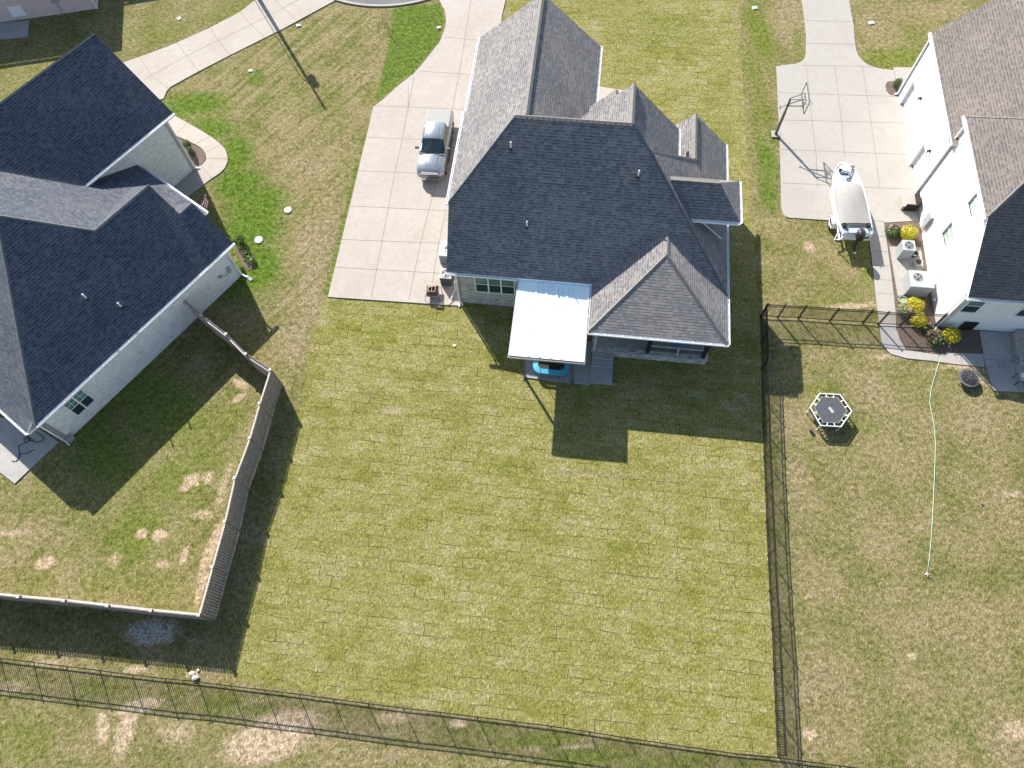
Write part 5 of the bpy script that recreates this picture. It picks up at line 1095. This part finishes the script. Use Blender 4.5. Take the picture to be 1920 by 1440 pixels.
# ------------------------------------------------------------------ small things on the lawns
def lid(name, label, px, py, r, mat, cat='cover', square=False, group=None):
    b = MB()
    if square: b.box((-r, -r*.7, -.05), (r, r*.7, .05)); b.box((-r*.8, -r*.5, .05), (r*.8, r*.5, .062))
    else: b.lathe([(r, -.05), (r, .035), (r*.9, .05), (r*.3, .055)], n=22); b.box((-r*.15, -r*.15, .055), (r*.15, r*.15, .07))
    o = b.build(name, [mat]); x, y, _ = W(px, py); o.location = (x, y, 0); o.rotation_euler[2] = random.uniform(-.3, .3); tag(o, label, cat, group)
g1 = 'round white covers in the lawn left of the driveway'
lid('drain_cover', 'round white cover on the dry grass, upper of two left of the driveway', 540, 394, .27, 'pot', group=g1)
lid('drain_cover', 'round white cover on bright green grass near the left roof corner', 485, 450, .29, 'pot', group=g1)
g2 = 'small utility boxes set in the lawns'
lid('utility_box', 'small white box in the lawn beside a green tuft', 470, 133, .15, 'pot', 'utility box', True, g2)
lid('utility_box', 'small grey box by the left driveway edge near the pole shadow', 560, 48, .17, 'grey', 'utility box', True, g2)
lid('utility_box', 'small oval pale cover in the shaded grass above the left driveway', 336, 35, .18, 'grey', 'utility box', False, g2)
lid('utility_box', 'tan utility box in the lush grass inside the driveway curve', 823, 52, .16, 'pot', 'utility box', True, g2)
lid('utility_box', 'pale green box at the top between sod and dry strip', 1415, 15, .2, 'hose', 'utility box', True, g2)
lid('utility_box', 'pale green box in the lawn right of the boat driveway', 1633, 43, .2, 'hose', 'utility box', True, g2)
lid('lawn_disc', 'tiny white disc on the sod left of the canopy shadow', 852, 648, .09, 'white', 'cover')
lid('lawn_ball', 'tiny blue toy on the dry right lawn near the frame edge', 1842, 946, .05, 'navy', 'toy')
sk = MB(); sk.tube([(0, 0, 0), (0, 0, 1.1)], .025, 6); o = sk.build('marker_stake', ['alud']); o.location = W(729, 62); tag(o, 'thin dark stake standing where lush grass meets dry grass', 'stake')
def rock(px, py, r, label):
    b = MB(); n = 9; rg = []
    for z, k in ((0, .9), (.4, 1.0), (.75, .65), (.9, .2)): rg.append([(r*k*(1+random.uniform(-.2, .2))*math.cos(2*math.pi*i/n), r*.8*k*(1+random.uniform(-.2, .2))*math.sin(2*math.pi*i/n), z*r) for i in range(n)])
    b.loft(rg); o = b.build('rock', ['soil'], fixn=True); o.location = W(px, py); tag(o, label, 'rock', 'rocks by the bottom fence')
rock(361, 1263, .16, 'upper grey rock in the little pile just above the bottom fence'); rock(367, 1271, .19, 'largest grey rock of the little pile touching the bottom fence'); rock(372, 1257, .10, 'smallest grey rock of the little pile by the bottom fence')
# pale rubble spill behind the wood fence
b = MB()
for _ in range(520):
    gxx, gyy = random.gauss(0, 1), random.gauss(0, 1)
    if abs(gxx) > 1.9 or abs(gyy) > 1.9: continue
    x, y, _z = W(283+gxx*20+gyy*5, 1184+gyy*11+(6 if gxx < -.5 else 0)); r = random.uniform(.02, .07)
    b.add([(x-r, y, -.02), (x, y-r, -.02), (x+r*.9, y, -.02), (x, y+r, -.02), (x, y, r*.5)], [(0, 1, 4), (1, 2, 4), (2, 3, 4), (3, 0, 4)])
tag(b.build('gravel', ['soil']), kind='stuff')
# patio furniture at the right edge
ft_ = thing('grill_cart', 'metal cart with green cover cut off by the right frame edge on the patio', 'cart', W(1906, 716), R(-8))
b = MB(); b.box((-.25, -.28, .72), (.75, .28, .78)); b.build('shelf', ['alu'], ft_, bevel=.01)
b = MB(); b.lathe([(.16, .78), (.18, .9), (.12, .98), (.03, 1.0)], (-.02, .02, 0), 16); b.build('lid', ['hose'], ft_)
for x in (-.22, .72):
    for y in (-.25, .25):
        b = MB(); b.box((x-.02, y-.02, .05), (x+.02, y+.02, .72)); b.build('leg', ['black'], ft_)
b = MB(); b.box((.2, -.26, .3), (.72, .26, .7)); b.build('cabinet', ['greyd'], ft_)
for lb, px, py in (('round grey planter in the middle of the shaded patio', 1877, 685), ('round grey planter near the deck on the shaded patio', 1905, 676)):
    t = thing('planter', lb, 'planter', W(px, py, .05)); b = MB(); b.lathe([(.12, 0), (.17, .2), (.17, .22), (.15, .22), (.14, .12)], n=18); b.build('bowl', ['grey'], t)

# utility pole beyond the top of the frame (its shadow crosses the lawn)
up = thing('utility_pole', 'tall wooden utility pole whose shadow crosses the left driveway', 'pole', (-15.55*S, 44.25*S, 0))
b = MB(); b.tube([(0, 0, 0), (0, 0, 10.2)], [.17, .09], 12); b.build('shaft', ['pole'], up)
b = MB(); b.lathe([(.2, 7.55), (.27, 7.6), (.27, 8.4), (.2, 8.46)], (.32, .1, 0), 14); b.build('transformer', ['grey'], up)
b = MB(); b.tube([(-.34, -.1, 0), (-.34, -.1, 7.4), (-.05, 0, 8.1)], .03, 6); b.build('riser_pipe', ['grey'], up)
